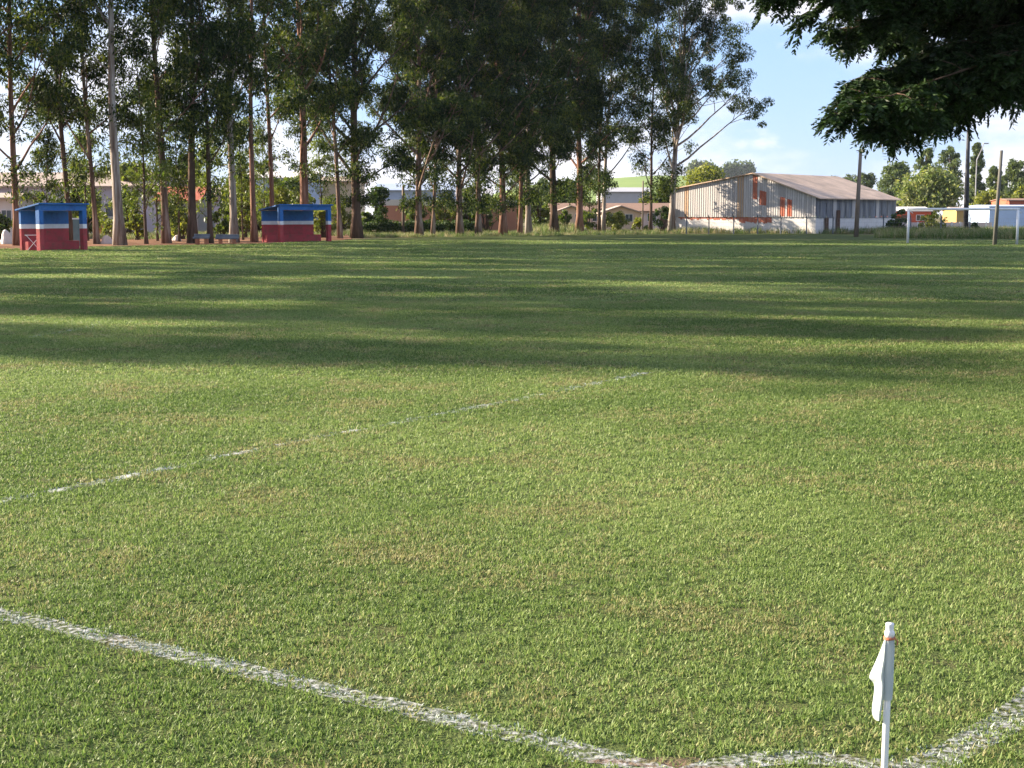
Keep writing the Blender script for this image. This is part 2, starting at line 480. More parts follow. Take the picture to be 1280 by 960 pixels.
wallm('tan_roof', (0.42, 0.33, 0.28)); wallm('brown_roof', (0.24, 0.15, 0.11)); wallm('redtile_roof', (0.42, 0.12, 0.07))
wallm('darkdoor', (0.12, 0.07, 0.05))
M['asb_roof'] = surf_mat('asbestos_roof', (0.68, 0.49, 0.36), (0.57, 0.41, 0.30), 0.9, (1, 1, 1), 0.5, 0.2, c3=(0.45, 0.33, 0.25))
M['zinc'] = surf_mat('zinc_sheet', (0.61, 0.58, 0.57), (0.50, 0.47, 0.46), 0.6, (5, 5, 0.3), 0.8)
M['zinc2'] = surf_mat('zinc_grey_rib_shade', (0.46, 0.43, 0.42), (0.38, 0.355, 0.35), 0.6, (5, 5, 0.3), 0.8)
M['rust'] = surf_mat('rusty_sheet', (0.46, 0.29, 0.17), (0.52, 0.40, 0.30), 0.8, (4, 4, 0.5), 0.8)
M['redrust'] = surf_mat('red_sheet', (0.42, 0.10, 0.05), (0.46, 0.19, 0.13), 0.8, (3, 3, 0.6), 1.5)
M['shadewall'] = surf_mat('shaded_side_sheet', (0.20, 0.21, 0.24), (0.13, 0.135, 0.155), 0.7, (2, 2, 0.3), 0.8, c3=(0.27, 0.26, 0.26))  # side sheets darkened: the shade on that wall is put into the colour

# flag cloth, thin and slightly translucent
def cloth_mat():
    m, nt, out = new_mat('flag_cloth')
    p = N(nt, 'ShaderNodeBsdfPrincipled'); p.inputs['Roughness'].default_value = 0.9
    p.inputs['Specular IOR Level'].default_value = 0.1
    no = N(nt, 'ShaderNodeTexNoise'); no.inputs['Scale'].default_value = 9
    tcn = N(nt, 'ShaderNodeTexCoord'); nt.links.new(tcn.outputs['Object'], no.inputs['Vector'])
    rp = ramp(nt, [(0.35, (0.74, 0.80, 0.81)), (0.7, (0.64, 0.71, 0.73))])
    nt.links.new(no.outputs['Fac'], rp.inputs['Fac']); nt.links.new(rp.outputs['Color'], p.inputs['Base Color'])
    wv = N(nt, 'ShaderNodeTexNoise'); wv.inputs['Scale'].default_value = 45; nt.links.new(tcn.outputs['Object'], wv.inputs['Vector'])
    b = N(nt, 'ShaderNodeBump'); b.inputs['Strength'].default_value = 0.15; b.inputs['Distance'].default_value = 0.005
    nt.links.new(wv.outputs['Fac'], b.inputs['Height']); nt.links.new(b.outputs['Normal'], p.inputs['Normal'])
    tr = N(nt, 'ShaderNodeBsdfTranslucent'); tr.inputs['Color'].default_value = (0.6, 0.62, 0.6, 1)
    mix = N(nt, 'ShaderNodeMixShader'); mix.inputs['Fac'].default_value = 0.5
    nt.links.new(p.outputs['BSDF'], mix.inputs[1]); nt.links.new(tr.outputs['BSDF'], mix.inputs[2])
    nt.links.new(mix.outputs['Shader'], out.inputs['Surface'])
    return m
M['cloth'] = cloth_mat()

# ================================================================ GROUND
g = MB(); g.face([(-5000, -300, -0.02), (5000, -300, -0.02), (5000, 6000, -0.02), (-5000, 6000, -0.02)])
tag(g.build('ground', M['ground']), kind='structure')
U = Vector((0.53, 0.848, 0)).normalized()      # along the side line / the tree row
V_ = Vector((0.848, -0.53, 0)).normalized()    # across the field
g = MB()
edge = [gnd(-130, 309), gnd(330, 304.5), gnd(470, 298), gnd(700, 293), gnd(1000, 291.5), gnd(1280, 297), gnd(1600, 300)]
poly = [Vector((-90, -30, 0)), Vector((-70, 30, 0)), Vector((-48, 62, 0))] + edge + [Vector((80, 60, 0)), Vector((60, -30, 0))]
g.face(poly)
tag(g.build('pitch', M['turf']), kind='structure')
g = MB()   # trodden red earth under the trees
front = [gnd(-140, 311), gnd(0, 311.5), gnd(120, 308.5), gnd(200, 307), gnd(300, 305.5), gnd(345, 303.8), gnd(420, 300.5), gnd(440, 299)]
back = [gnd(430, 289), gnd(300, 290), gnd(100, 291), gnd(-200, 291)]
g.face([Vector((p.x, p.y, 0.004)) for p in front + back])
tag(g.build('dirt_strip', M['dirt']), kind='structure')

# far hill with crops
nx, ny = 90, 40
hv, hf = [], []
for j in range(ny + 1):
    for i in range(nx + 1):
        x = -700 + 2000 * i / nx; y = 420 + 1300 * j / ny
        t = min(1, max(0, (y - 420) / 700)); t = t * t * (3 - 2 * t)
        px = 640 + x / y * F
        wgt = 1 / (1 + math.exp((px - 990) / 55)) / (1 + math.exp((600 - px) / 25))
        crest = 33 - 4 * math.sin((px - 300) / 170) + 2 * math.sin(px / 61)
        hv.append((x, y, -1.5 + t * wgt * crest * min(1.1, y / 1120)))
for j in range(ny):
    for i in range(nx):
        k = j * (nx + 1) + i
        hf.append((k, k + 1, k + nx + 2, k + nx + 1))
ho = np_mesh('hills', np.array(hv), np.array(hf), M['hill'])
ho.data.polygons.foreach_set('use_smooth', [True] * len(ho.data.polygons))
tag(ho, kind='structure')
# wood on the crest
cs, rs = [], []
for px0, px1, top, n in ((790, 830, 222, 10), (862, 945, 203, 26), (1040, 1075, 222, 8)):
    for i in range(n):
        x = random.uniform(px0, px1); c = at(x, random.uniform(top + 6, top + 16), 1150)
        cs.append(c); rs.append(random.uniform(5, 8))
        cs.append(c - Vector((0, 0, 7))); rs.append(7)
v, f = leaves(cs, rs, 160, 2.6, 0.2, 1.0, aspect=0.6)
tag(np_mesh('distant_wood', v, f, M['far_leaf']), 'dark mass of distant trees on the crest of the green hill', 'wood', kind='stuff')

# ================================================================ FIELD MARKINGS
LINES = []   # (points, width, strength function) used by the turf too
def polyline(pxs, smooth=True):
    P = [gnd(x, y, 0.004) for x, y in pxs]
    out = []
    for i in range(len(P) - 1):
        p0, p1, p2, p3 = P[max(i-1, 0)], P[i], P[i+1], P[min(i+2, len(P)-1)]
        n = max(2, int((p2 - p1).length / 0.15))
        for k in range(n):
            t = k / n
            out.append(0.5 * ((2*p1) + (p2-p0)*t + (2*p0-5*p1+4*p2-p3)*t*t + (3*p1-p0-3*p2+p3)*t**3))
    out.append(P[-1])
    return out
line_goal = polyline([(-420, 660), (-200, 717), (0, 766), (200, 812), (400, 860), (560, 898), (680, 927), (760, 948), (830, 968)])
line_arc = polyline([(868, 968), (915, 953), (985, 946), (1060, 951), (1120, 959), (1165, 953), (1225, 920), (1285, 878), (1373, 770), (1449, 676), (1542, 560), (1655, 420), (1703, 360), (1728, 330)])
line_pen = polyline([(-260, 672), (0, 626), (150, 597), (300, 566), (480, 531), (610, 506), (710, 486), (808, 466)])
line_circ = polyline([(20, 424), (75, 415), (108, 410), (121, 405), (118, 401)])

def chalk_mat(name, lo, hi, sc, c1, c2, alpha=1.0):
    m, nt, out = new_mat(name)
    p = N(nt, 'ShaderNodeBsdfPrincipled'); p.inputs['Roughness'].default_value = 0.95; p.inputs['Specular IOR Level'].default_value = 0.05
    tcn = N(nt, 'ShaderNodeTexCoord')
    no = N(nt, 'ShaderNodeTexNoise'); no.inputs['Scale'].default_value = sc; no.inputs['Detail'].default_value = 7
    no.inputs['Roughness'].default_value = 0.75
    nt.links.new(tcn.outputs['Object'], no.inputs['Vector'])
    rp = ramp(nt, [(lo, (0, 0, 0)), (hi, (1, 1, 1))]); nt.links.new(no.outputs['Fac'], rp.inputs['Fac'])
    cr = ramp(nt, [(0.4, c1), (0.65, c2)]); nt.links.new(no.outputs['Fac'], cr.inputs['Fac'])
    nt.links.new(cr.outputs['Color'], p.inputs['Base Color'])
    ml = N(nt, 'ShaderNodeMath', operation='MULTIPLY'); ml.inputs[1].default_value = alpha
    nt.links.new(rp.outputs['Color'], ml.inputs[0])
    nt.links.new(ml.outputs[0], p.inputs['Alpha'])
    nt.links.new(p.outputs['BSDF'], out.inputs['Surface'])
    return m
M['chalk_sheet'] = chalk_mat('chalk_line', 0.45, 0.66, 30, (0.34, 0.34, 0.32), (0.62, 0.62, 0.63), 0.75)
M['chalk_faint'] = chalk_mat('worn_chalk_line', 0.48, 0.66, 5, (0.5, 0.52, 0.5), (0.72, 0.73, 0.72), 0.9)

def strip(name, pts, wid, mat):
    b = MB()
    L, Rr = [], []
    for i, p in enumerate(pts):
        d = (pts[min(i+1, len(pts)-1)] - pts[max(i-1, 0)]).normalized()
        n = Vector((-d.y, d.x, 0))
        ww = wid * (0.5 + random.uniform(-0.06, 0.06))
        L.append(p + n * ww); Rr.append(p - n * ww)
    for i in range(len(pts) - 1):
        b.face([L[i], Rr[i], Rr[i+1], L[i+1]])
    o = b.build(name, mat)
    return tag(o, kind='structure')
strip('goal_line_marking', line_goal, 0.13, M['chalk_sheet'])
strip('corner_arc_marking', line_arc, 0.13, M['chalk_sheet'])
strip('penalty_area_marking', line_pen, 0.10, M['chalk_faint'])
strip('centre_circle_marking', line_circ, 0.16, M['chalk_faint'])

# bare soil beside the corner
g = MB()
for cx, cy, rx, ry in ((815, 952, 70, 6), (870, 962, 60, 5)):
    pts = []
    for k in range(22):
        a = k / 22 * 6.283; q = 1 + 0.25 * math.sin(3 * a + cx) + random.uniform(-0.1, 0.1)
        pts.append(gnd(cx + rx * q * math.cos(a), cy + ry * q * math.sin(a), 0.002))
    g.face([Vector((p.x, p.y, 0.002 if cx < 840 else 0.003)) for p in pts])
tag(g.build('bare_soil', M['soil']), kind='structure')

# ================================================================ LAWN
def dist_to(pts, XY):
    d = np.full(len(XY), 1e9)
    P = np.array([(p.x, p.y) for p in pts])
    for a, b in zip(P[:-1], P[1:]):
        ab = b - a; t = (((XY - a) @ ab) / (ab @ ab)).clip(0, 1)
        d = np.minimum(d, np.linalg.norm(XY - a - t[:, None] * ab, axis=1))
    return d

TUFTS = [tuft('lawn_tuft', M['grass'], 26, 0.021, 0.0062, 0.054, 0.62, s) for s in range(6)]
WTUFTS = [tuft('painted_tuft', M['chalk'], 22, 0.016, 0.0055, 0.050, 0.9, 50 + s) for s in range(4)]
rings = [(3.9, 9, 640, 1.0, 1.0), (9, 16, 380, 1.3, 1.1), (16, 30, 190, 1.8, 1.2), (30, 58, 66, 2.8, 1.3), (58, 100, 26, 4.4, 1.5)]
XY, S, Z = [], [], []
for y0, y1, den, sc, zs in rings:
    hw = 0.40 * y1 + 2.0
    n = int(2 * hw * (y1 - y0) * den)
    p = np.stack([RNG.uniform(-hw, hw, n), RNG.uniform(y0, y1, n)], 1)
    p = p[np.abs(p[:, 0]) < 0.40 * p[:, 1] + 2.0]
    XY.append(p); S.append(np.full(len(p), sc)); Z.append(np.full(len(p), zs))
XY = np.concatenate(XY); S = np.concatenate(S); Z = np.concatenate(Z)
# keep inside the far edge of the field
E = np.array([(p.x, p.y) for p in edge])
keep = XY[:, 1] < np.interp(XY[:, 0], E[:, 0], E[:, 1]) - 1.0
ed_front = np.array([(p.x, p.y) for p in front])
keep &= ~((XY[:, 0] < ed_front[-1, 0]) & (XY[:, 1] > np.interp(XY[:, 0], ed_front[:, 0], ed_front[:, 1])))
d1 = np.minimum(dist_to(line_goal, XY), dist_to(line_arc, XY))
d2 = dist_to(line_pen, XY)
ppx = 640 + XY[:, 0] / XY[:, 1] * F
vis = np.interp(ppx, [-300, 0, 60, 200, 300, 330, 470, 490, 560, 615, 640, 690, 715, 800, 815], [.5, .55, .55, .45, .4, .15, .15, .5, .6, .5, .2, .2, .7, .7, .5])
jit = RNG.normal(size=len(XY)) * 0.013
white = (d1 + jit < 0.058) & (RNG.random(len(XY)) < 0.82)
white |= (d2 + jit * 1.3 < 0.055) & (RNG.random(len(XY)) < vis * 1.1)
thin = (d1 < 0.07) & (RNG.random(len(XY)) < 0.35)
# thin grass on the bare soil
sp = np.array([gnd(815, 953)[:2], gnd(870, 962)[:2]])
bare = np.minimum(np.linalg.norm((XY - sp[0]) / [0.17, 0.055], axis=1), np.linalg.norm((XY - sp[1]) / [0.15, 0.05], axis=1)) < 1
keep &= ~((d2 < 0.05) & (RNG.random(len(XY)) < vis * 0.7) & ~white)
keep &= ~(bare & (RNG.random(len(XY)) < 0.8)) & ~thin
def put(name, mask, src):
    n = int(mask.sum())
    hv = np.clip(1 + 0.22 * RNG.normal(size=n), 0.5, 1.7)
    pts = np.column_stack([XY[mask], np.zeros(n)])
    rot = np.column_stack([RNG.normal(size=n) * 0.12, RNG.normal(size=n) * 0.12, RNG.random(n) * 6.283])
    scl = np.column_stack([S[mask], S[mask], Z[mask] * hv])
    return scatter(name, pts, rot, scl, RNG.integers(0, len(src), n), src)
tag(put('lawn_grass', keep & ~white, TUFTS), 'short mown green grass with straw coloured blades covering the football field', 'grass', kind='stuff')
tag(put('painted_grass', keep & white, WTUFTS), 'white painted grass blades along the field lines', 'grass', kind='stuff')

# rough tall grass at the far edge and among the trees
TALL = [tuft('tall_tuft', M['tallgrass'], 26, 0.42, 0.022, 0.30, 0.5, 80 + s) for s in range(4)]
pts = []
def strew(x0, x1, ya, yb, n, s0, s1):
    for i in range(n):
        t = random.random()
        p = gnd(x0 + (x1 - x0) * t, random.uniform(ya[0] + (ya[1]-ya[0])*t, yb[0] + (yb[1]-yb[0])*t))
        pts.append((p.x, p.y, random.uniform(s0, s1)))
strew(440, 850, (293.5, 288), (297.5, 292.5), 1500, 0.5, 1.1)
strew(660, 720, (288.5, 288), (293, 292.5), 220, 1.3, 2.6)
strew(845, 1130, (287.5, 288), (291.5, 292.5), 1500, 0.8, 1.8)
strew(1100, 1420, (289, 289), (298, 299), 2600, 0.9, 1.9)
strew(150, 460, (290, 289), (300, 295), 900, 0.5, 1.3)
strew(-60, 150, (290, 290), (300, 298), 300, 0.5, 1.2)
P = np.array(pts); n = len(P)
o = scatter('rough_grass', np.column_stack([P[:, :2], np.zeros(n)]), np.column_stack([np.zeros(n), np.zeros(n), RNG.random(n) * 6.283]),
            np.column_stack([P[:, 2], P[:, 2], P[:, 2]]), RNG.integers(0, 4, n), TALL)
tag(o, 'unmown rough grass along the far edge of the field and under the trees', 'grass', kind='stuff')

# ================================================================ EUCALYPTUS ROW
def bez(p0, d0, L, up, n=6, wob=0.03):
    """limb path bending upwards"""
    P = [Vector(p0)]; d = Vector(d0).normalized()
    for i in range(n):
        d = (d + Vector((random.gauss(0, wob * 3), random.gauss(0, wob * 3), up)) ).normalized()
        P.append(P[-1] + d * L / n)
    return P

def gum_tree(base, label, H=26, lean=(0, 0), r0=0.35, bark='bark_red', leaf='euc', cb=0.28, nl=24, spread=1.0, per=95,
             fork=False, size=0.25, name='eucalyptus_tree', group='eucalyptus trees along the far side of the field',
             dens=1.0, lv=(0.5, 1.4), bias=(0, 0), cat='tree', top=1.0, low=0.35):
    base = Vector(base)
    t = thing(name, label, cat, base, group)
    tb = MB()
    n = 14
    path, rad = [], []
    w1, w2 = random.uniform(0, 6), random.uniform(0, 6)
    for i in range(n + 1):
        q = i / n
        z = H * q
        x = lean[0] * z + 0.006 * H * math.sin(q * 5 + w1) * min(1, q * 3)
        y = lean[1] * z + 0.010 * H * math.sin(q * 4 + w2) * min(1, q * 3)
        path.append(base + Vector((x, y, z - 0.05)))
        rad.append(max(0.03, r0 * (1 - q) ** 0.85 * (1 + 0.55 * math.exp(-q * 40))))
    tb.tube(path, rad, 10)
    cs, rs, ps = [], [], []
    def trunk_at(q):
        a = q * n; i = min(n - 1, int(a)); return path[i].lerp(path[i + 1], a - i), rad[i]
    starts = []
    for k in range(nl):
        q = cb + (0.97 - cb) * ((k + random.random()) / nl) ** 0.9
        starts.append((q, 1.0))
    az = random.uniform(0, 6.28)
    for q, lf in starts:
        p, rr = trunk_at(q)
        az += 2.4 + random.uniform(-0.5, 0.5)
        rel = (q - cb) / (1 - cb)
        L = H * spread * (0.225 - 0.085 * rel) * random.uniform(*lv)
        el = R(random.uniform(26, 52) + 18 * rel)
        d = Vector((math.cos(az) * math.cos(el) + bias[0], math.sin(az) * math.cos(el) + bias[1], math.sin(el)))
        lp = bez(p, d, L, 0.06, 6)
        lr = max(0.025, min(rr * 0.5, 0.02 * L))
        tb.tube(lp, [lr * (1 - 0.8 * i / 6) for i in range(7)], 5, cap=False)
        nsub = random.randint(3, 5)
        for s in range(nsub):
            a = random.uniform(0.35, 1.0) * 6; i = min(5, int(a)); sp = lp[i].lerp(lp[i + 1], a - i)
            sd = Vector((random.gauss(0, 1), random.gauss(0, 1), random.uniform(-0.2, 0.8))).normalized() + d * 0.6
            Ls = L * random.uniform(0.22, 0.45)
            sb = bez(sp, sd, Ls, 0.02, 3)
            tb.tube(sb, [lr * 0.35, lr * 0.28, lr * 0.2, lr * 0.1], 4, cap=False)
            for e in (sb[-1], sb[2] if random.random() < 0.6 else None):
                if e is None: continue
                r = random.uniform(0.5, 1.2) * (H / 26) ** 0.5
                cs.append(e + Vector((0, 0, -0.25 * r))); rs.append(r); ps.append(per * dens * r * random.uniform(0.6, 1.35))
                if random.random() < 0.5:
                    cs.append(e + Vector((random.gauss(0, 0.7), random.gauss(0, 0.7), -random.uniform(0.3, 1.3)))); rs.append(r * 0.6); ps.append(per * dens * 0.55 * r)
        r = random.uniform(0.5, 0.9); cs.append(lp[-1]); rs.append(r); ps.append(per * dens * r)
    # epicormic leaf tufts close to the stem
    for k in range(int(nl * low)):
        q = cb * 0.75 + (0.88 - cb * 0.75) * random.random() ** 1.9; p, rr = trunk_at(q)
        a = random.uniform(0, 6.28); u = random.uniform(0.2, 1.0) * (0.05 * H if low > 0.5 else 1.1)
        e = p + Vector((math.cos(a) * u, math.sin(a) * u, 0.25 * u))
        if u > 0.8: tb.tube([p, p.lerp(e, .5) + Vector((0, 0, .1)), e], [0.03, 0.022, 0.01], 4, cap=False)
        r = random.uniform(0.4, 0.8) * (1.25 if low > 0.5 else 0.9)
        cs.append(e); rs.append(r); ps.append(per * 0.75 * dens * r)
    tb.build('trunk', M[bark], t, smooth=True)
    v, f = leaves(cs, rs, np.maximum(4, ps), size, 0.55, 0.8, aspect=0.30)
    np_mesh('crown', v, f, M[leaf], t)
    return t

# (x at the foot, y at the foot, x where the stem leaves the top of the photo, width in photo pixels, bark, crown base, limbs, spread, density, label)
ROW = [
 (22, 307, 11, 11, 'bark_red', .22, 26, 0.95, 1.0, 'leftmost tall eucalyptus, red barked, left of the left dugout'),
 (90, 305, 64, 9, 'bark_dark', .26, 24, 0.85, .85, 'dark slanting eucalyptus rising behind the roof of the left dugout'),
 (121, 305, 102, 8, 'bark_mix', .28, 22, 0.8, .95, 'slender eucalyptus just right of the left dugout, left of the thick pale trunk'),
 (150, 306.5, 138, 16, 'bark_pale', .40, 16, 0.6, .6, 'thickest pale eucalyptus with a bare white trunk and flared brown foot'),
 (208, 304.5, 191, 12, 'bark_mix', .30, 24, 0.85, .9, 'eucalyptus with whitish lower trunk right of the yellow-green sapling'),
 (241, 304, 236, 13, 'bark_dark', .30, 26, 0.9, 1.1, 'very dark thick eucalyptus trunk behind the left concrete bench'),
 (263, 304, 250, 8, 'bark_dark', .25, 20, 0.75, .9, 'thin dark eucalyptus between the two concrete benches'),
 (293, 303.5, 287, 12, 'bark_pale', .34, 22, 0.75, .85, 'eucalyptus with pale peeling trunk at the right end of the right bench'),
 (318, 303, 313, 9, 'bark_red', .45, 18, 0.7, .9, 'straight red barked eucalyptus just left of the right dugout'),
 (341, 300, 331, 8, 'bark_red', .38, 20, 0.8, .95, 'thin reddish eucalyptus behind the left end of the right dugout'),
 (382, 299, 372, 15, 'bark_red', .30, 26, 0.95, 1.15, 'thick red eucalyptus standing behind the middle of the right dugout'),
 (425, 298, 408, 7, 'bark_mix', .30, 18, 0.8, .9, 'thin leaning pale eucalyptus at the right end of the right dugout'),
 (446, 297.5, 443, 15, 'bark_dark', .24, 28, 1.0, 1.15, 'thick dark eucalyptus at the left end of the clipped hedge'),
 (524, 296, 521, 11, 'bark_mix', .22, 28, 1.0, 1.2, 'brown eucalyptus in front of the salmon wall and hedge'),
 (541, 295.5, 548, 6, 'bark_mix', .22, 22, 0.9, 1.1, 'thin eucalyptus before the middle of the hedge'),
 (575, 295, 570, 10, 'bark_mix', .20, 26, 1.0, 1.2, 'eucalyptus with a pink tinged trunk before the right half of the hedge'),
 (598, 294.5, 594, 9, 'bark_mix', .20, 26, 0.95, 1.2, 'pale eucalyptus at the right end of the hedge'),
 (629, 294, 622, 11, 'bark_red', .20, 26, 0.95, 1.15, 'red brown eucalyptus with a flared foot midway along the row'),
 (650, 293.5, 652, 7, 'bark_red', .26, 22, 0.85, 1.1, 'thin red eucalyptus close beside a pale grey one'),
 (661, 293, 660, 9, 'bark_pale', .26, 22, 0.85, 1.1, 'pale grey eucalyptus close to the right of a thin red one'),
 (693, 292.5, 690, 12, 'bark_dark', .26, 24, 0.9, 1.1, 'dark red eucalyptus left of the beige gabled houses'),
 (724, 292, 726, 11, 'bark_red', .24, 24, 0.9, 1.1, 'orange brown eucalyptus forking high up in front of the beige houses'),
 (749, 291.5, 754, 5, 'bark_dark', .26, 20, 0.85, 1.0, 'thin dark eucalyptus tight against a paler leaning one'),
 (754, 291.3, 768, 6, 'bark_pale', .26, 22, 0.95, 1.0, 'pale eucalyptus leaning right out of a pair of thin trunks'),
 (813, 291, 822, 5, 'bark_dark', .22, 18, 0.75, .8, 'thin dark eucalyptus second from the right end of the row'),
 (839, 291, 856, 10, 'bark_pale', .25, 21, 1.05, .85, 'rightmost eucalyptus, open crown and pale trunk beside the metal shed'),
]
for x, y, xt, wpx, bark, cb, nl, sp_, dn, lab in ROW:
    b = gnd(x, y)
    tp = at(xt, 0, b.y)
    lean = ((tp.x - b.x) / max(1, tp.z), 0.0)
    # photo leans already include perspective; keep the slant measured in space
    r0 = wpx / F * b.y * 0.39
    fr = tp.z               # height where the frame ends
    H = max(25.0, fr * 1.28) + random.uniform(-1.0, 2.0)
    H = min(H, 31)
    gum_tree(b, lab, H, lean, r0, bark, 'euc', cb * (1.0 if x == 150 else 0.68 if x < 440 else 0.55 if x < 700 else 0.68), nl + (0 if x < 420 else 20 if x == 839 else 11), sp_ * (0.95 if x < 440 else 1.32 if x == 839 else 1.12), 165, dens=dn * (1.75 if x == 839 else 1.2 if x >= 440 else 1), low=(0.6 if x == 150 else 0.55 if x < 420 else 1.0 if x < 700 else 0.7),
             lv=((0.8, 1.15) if x == 839 else (0.5, 1.4)), bias=((0.42, 0) if x == 839 else (0, 0)))
# understorey saplings
gum_tree(gnd(183, 305), 'yellow-green leafy sapling between the thick pale trunk and the whitish one', 11.5, (-0.02, 0), 0.10, 'bark_dark', 'euc_y', .10, 22, 1.1, 75,
         size=0.22, name='sapling', group=None, dens=0.9)
gum_tree(gnd(330, 296), 'yellowish leafy sapling behind the left end of the right dugout', 8.5, (0.01, 0), 0.08, 'bark_dark', 'euc_y', .12, 18, 1.0, 60,
         size=0.22, name='sapling', group=None)
gum_tree(gnd(262, 298), 'green leafy sapling behind the two concrete benches', 8.0, (0.02, 0), 0.08, 'bark_dark', 'euc_y', .10, 16, 1.1, 60,
         size=0.22, name='sapling', group=None)
gum_tree(gnd(640, 290), 'bushy green sapling behind the paired red and grey trunks', 8.0, (0.0, 0), 0.08, 'bark_dark', 'euc_y', .08, 18, 1.2, 70,
         size=0.23, name='sapling', group=None)
gum_tree(gnd(737, 289.5), 'bushy green sapling left of the pair of thin trunks', 9.0, (0.0, 0), 0.08, 'bark_dark', 'euc', .15, 18, 1.1, 70,
         size=0.23, name='sapling', group=None)

for x, y, h, lf, lab in ((60, 303, 7.5, 'euc', 'dark leafy sapling right behind the left dugout roof'),
        (110, 301, 8.5, 'euc_y', 'light leafy sapling between the left dugout and the slender trunk'),
        (197, 301, 10.5, 'euc_y', 'tall thin leafy sapling touching the left side of the whitish trunk'),
        (224, 302, 9.0, 'euc', 'leafy sapling between the whitish trunk and the very dark trunk'),
        (304, 300, 8.0, 'euc_y', 'light leafy sapling between the pale peeling trunk and the straight red one'),
        (402, 297, 9.0, 'euc_y', 'leafy sapling rising over the right half of the right dugout')):
    gum_tree(gnd(x, y), lab, h, (random.uniform(-.03, .03), 0), 0.07, 'bark_dark', lf, .12, 16, 1.05, 110, size=0.21, name='sapling', group=None, dens=0.8)

# trees of the same row further left, out of the picture: they shade the field
OFF = 'tall eucalyptus of the same row beyond the left edge of the picture'
proto = []
for i in range(5):
    Y = 30 + i * 2
    proto.append(None)
yy = 37.6; k = 0
while yy < 86:
    for rowk in (0,):
        b = Vector((-77 + 0.63 * yy - 2.5 - rowk * 6 + random.uniform(-1.5, 1.5), yy + random.uniform(-1.2, 1.2) + rowk * 2.5, 0))
        if (b.x / b.y) > -0.372:
            b.x = -0.375 * b.y - random.uniform(1, 4)
        if proto[k % 5] is None:
            t = gum_tree(b, OFF, 25.5, (random.uniform(-.02, .02), 0), 0.33, ['bark_red', 'bark_pale'][k % 2], 'euc', .27, 32, 1.05, [72, 90, 108, 78, 120][k % 5], size=0.32)
            t['group'] = 'eucalyptus trees beyond the left edge'
            proto[k % 5] = t
        else:
            src = proto[k % 5]
            t = src.copy(); COL.objects.link(t); t.location = b
            t.rotation_euler = (0, 0, random.uniform(0, 6.28))
            s = random.uniform(0.93, 1.05); t.scale = (s, s, s)
            for ch in src.children:
                c = ch.copy(); COL.objects.link(c); c.parent = t
        k += 1
    yy += random.uniform(3.0, 5.0)

# ================================================================ OVERHANGING TREE (right)
def fronds(centers, dirs, L, pairs=9, rng=RNG):
    """pinnate fronds: two rows of small leaflets on a drooping stalk"""
    n = len(centers)
    V, = [],
    C = np.asarray(centers); D = unit(np.asarray(dirs))
    side = unit(np.cross(D, np.array([0, 0, 1.0])) + rng.normal(size=(n, 3)) * 0.25)
    Ln = L * (0.7 + 0.6 * rng.random((n, 1)))
    out = []
    for k in range(pairs):
        t = (k + 0.6) / pairs
        p = C + D * Ln * t + np.array([0, 0, -1]) * Ln * 0.35 * t * t
        for sg in (-1, 1):
            ld = unit(side * sg + D * 0.55 + np.array([0, 0, -0.35]) + rng.normal(size=(n, 3)) * 0.22)
            ll = Ln * 0.27 * (0.55 + 0.9 * math.sin(math.pi * (0.18 + 0.75 * t)) ** 0.8) 
            wd = unit(np.cross(ld, rng.normal(size=(n, 3)) * 0.5 + np.array([0, 0, 1]))) * ll * 0.19
            a = p; c = p + ld * ll; m = p + ld * ll * 0.5
            out.append(np.stack([a, m + wd, c, m - wd], 1))
    V = np.concatenate(out).reshape(-1, 3)
    return V, np.arange(len(V)).reshape(-1, 4)

ot = thing('spreading_tree', 'dark feathery leaved tree whose low branches hang in from the upper right', 'tree', (14.5, 21, 0))
tb = MB()
trunk = [Vector((14.5, 21, -0.05)), Vector((14.4, 21, 1.2)), Vector((14.2, 20.8, 2.6)), Vector((14.0, 20.6, 4.2))]
tb.tube(trunk, [0.5, 0.38, 0.34, 0.3], 12)
C_, D_ = [], []
def spray(p0, p1, sag, r, nf, L=0.26):
    """a limb from p0 to p1, with side twigs carrying fronds"""
    p0, p1 = Vector(p0), Vector(p1)
    n = 10
    path = []
    for i in range(n + 1):
        q = i / n
        path.append(p0.lerp(p1, q) + Vector((random.gauss(0, .04), random.gauss(0, .04), sag * 4 * q * (1 - q))))
    tb.tube(path, [r * (1 - 0.88 * i / n) for i in range(n + 1)], 6, cap=False)
    ax = (p1 - p0).normalized()
    for k in range(nf):
        q = 1 - 0.85 * random.random() ** 1.3
        a = q * n; i = min(n - 1, int(a)); p = path[i].lerp(path[i+1], a - i)
        td = (ax * random.uniform(0.1, 1.0) + Vector((random.gauss(0, .6), random.gauss(0, .8), random.gauss(-0.05, .30)))).normalized()
        tl = random.uniform(0.15, 0.75) * (1.15 - 0.55 * q)
        tb.tube([p, p + td * tl * 0.5 + Vector((0, 0, .02)), p + td * tl], [0.008, 0.006, 0.003], 3, cap=False)
        for m in range(11):
            u = 0.05 + 0.95 * (m + random.random()) / 11
            C_.append(p + td * tl * u)
            D_.append(td * 0.8 + ax * 0.35 + Vector((random.gauss(0, .6), random.gauss(0, .6), random.gauss(-.25, .3))))
hub = Vector((13.6, 20.4, 4.6))
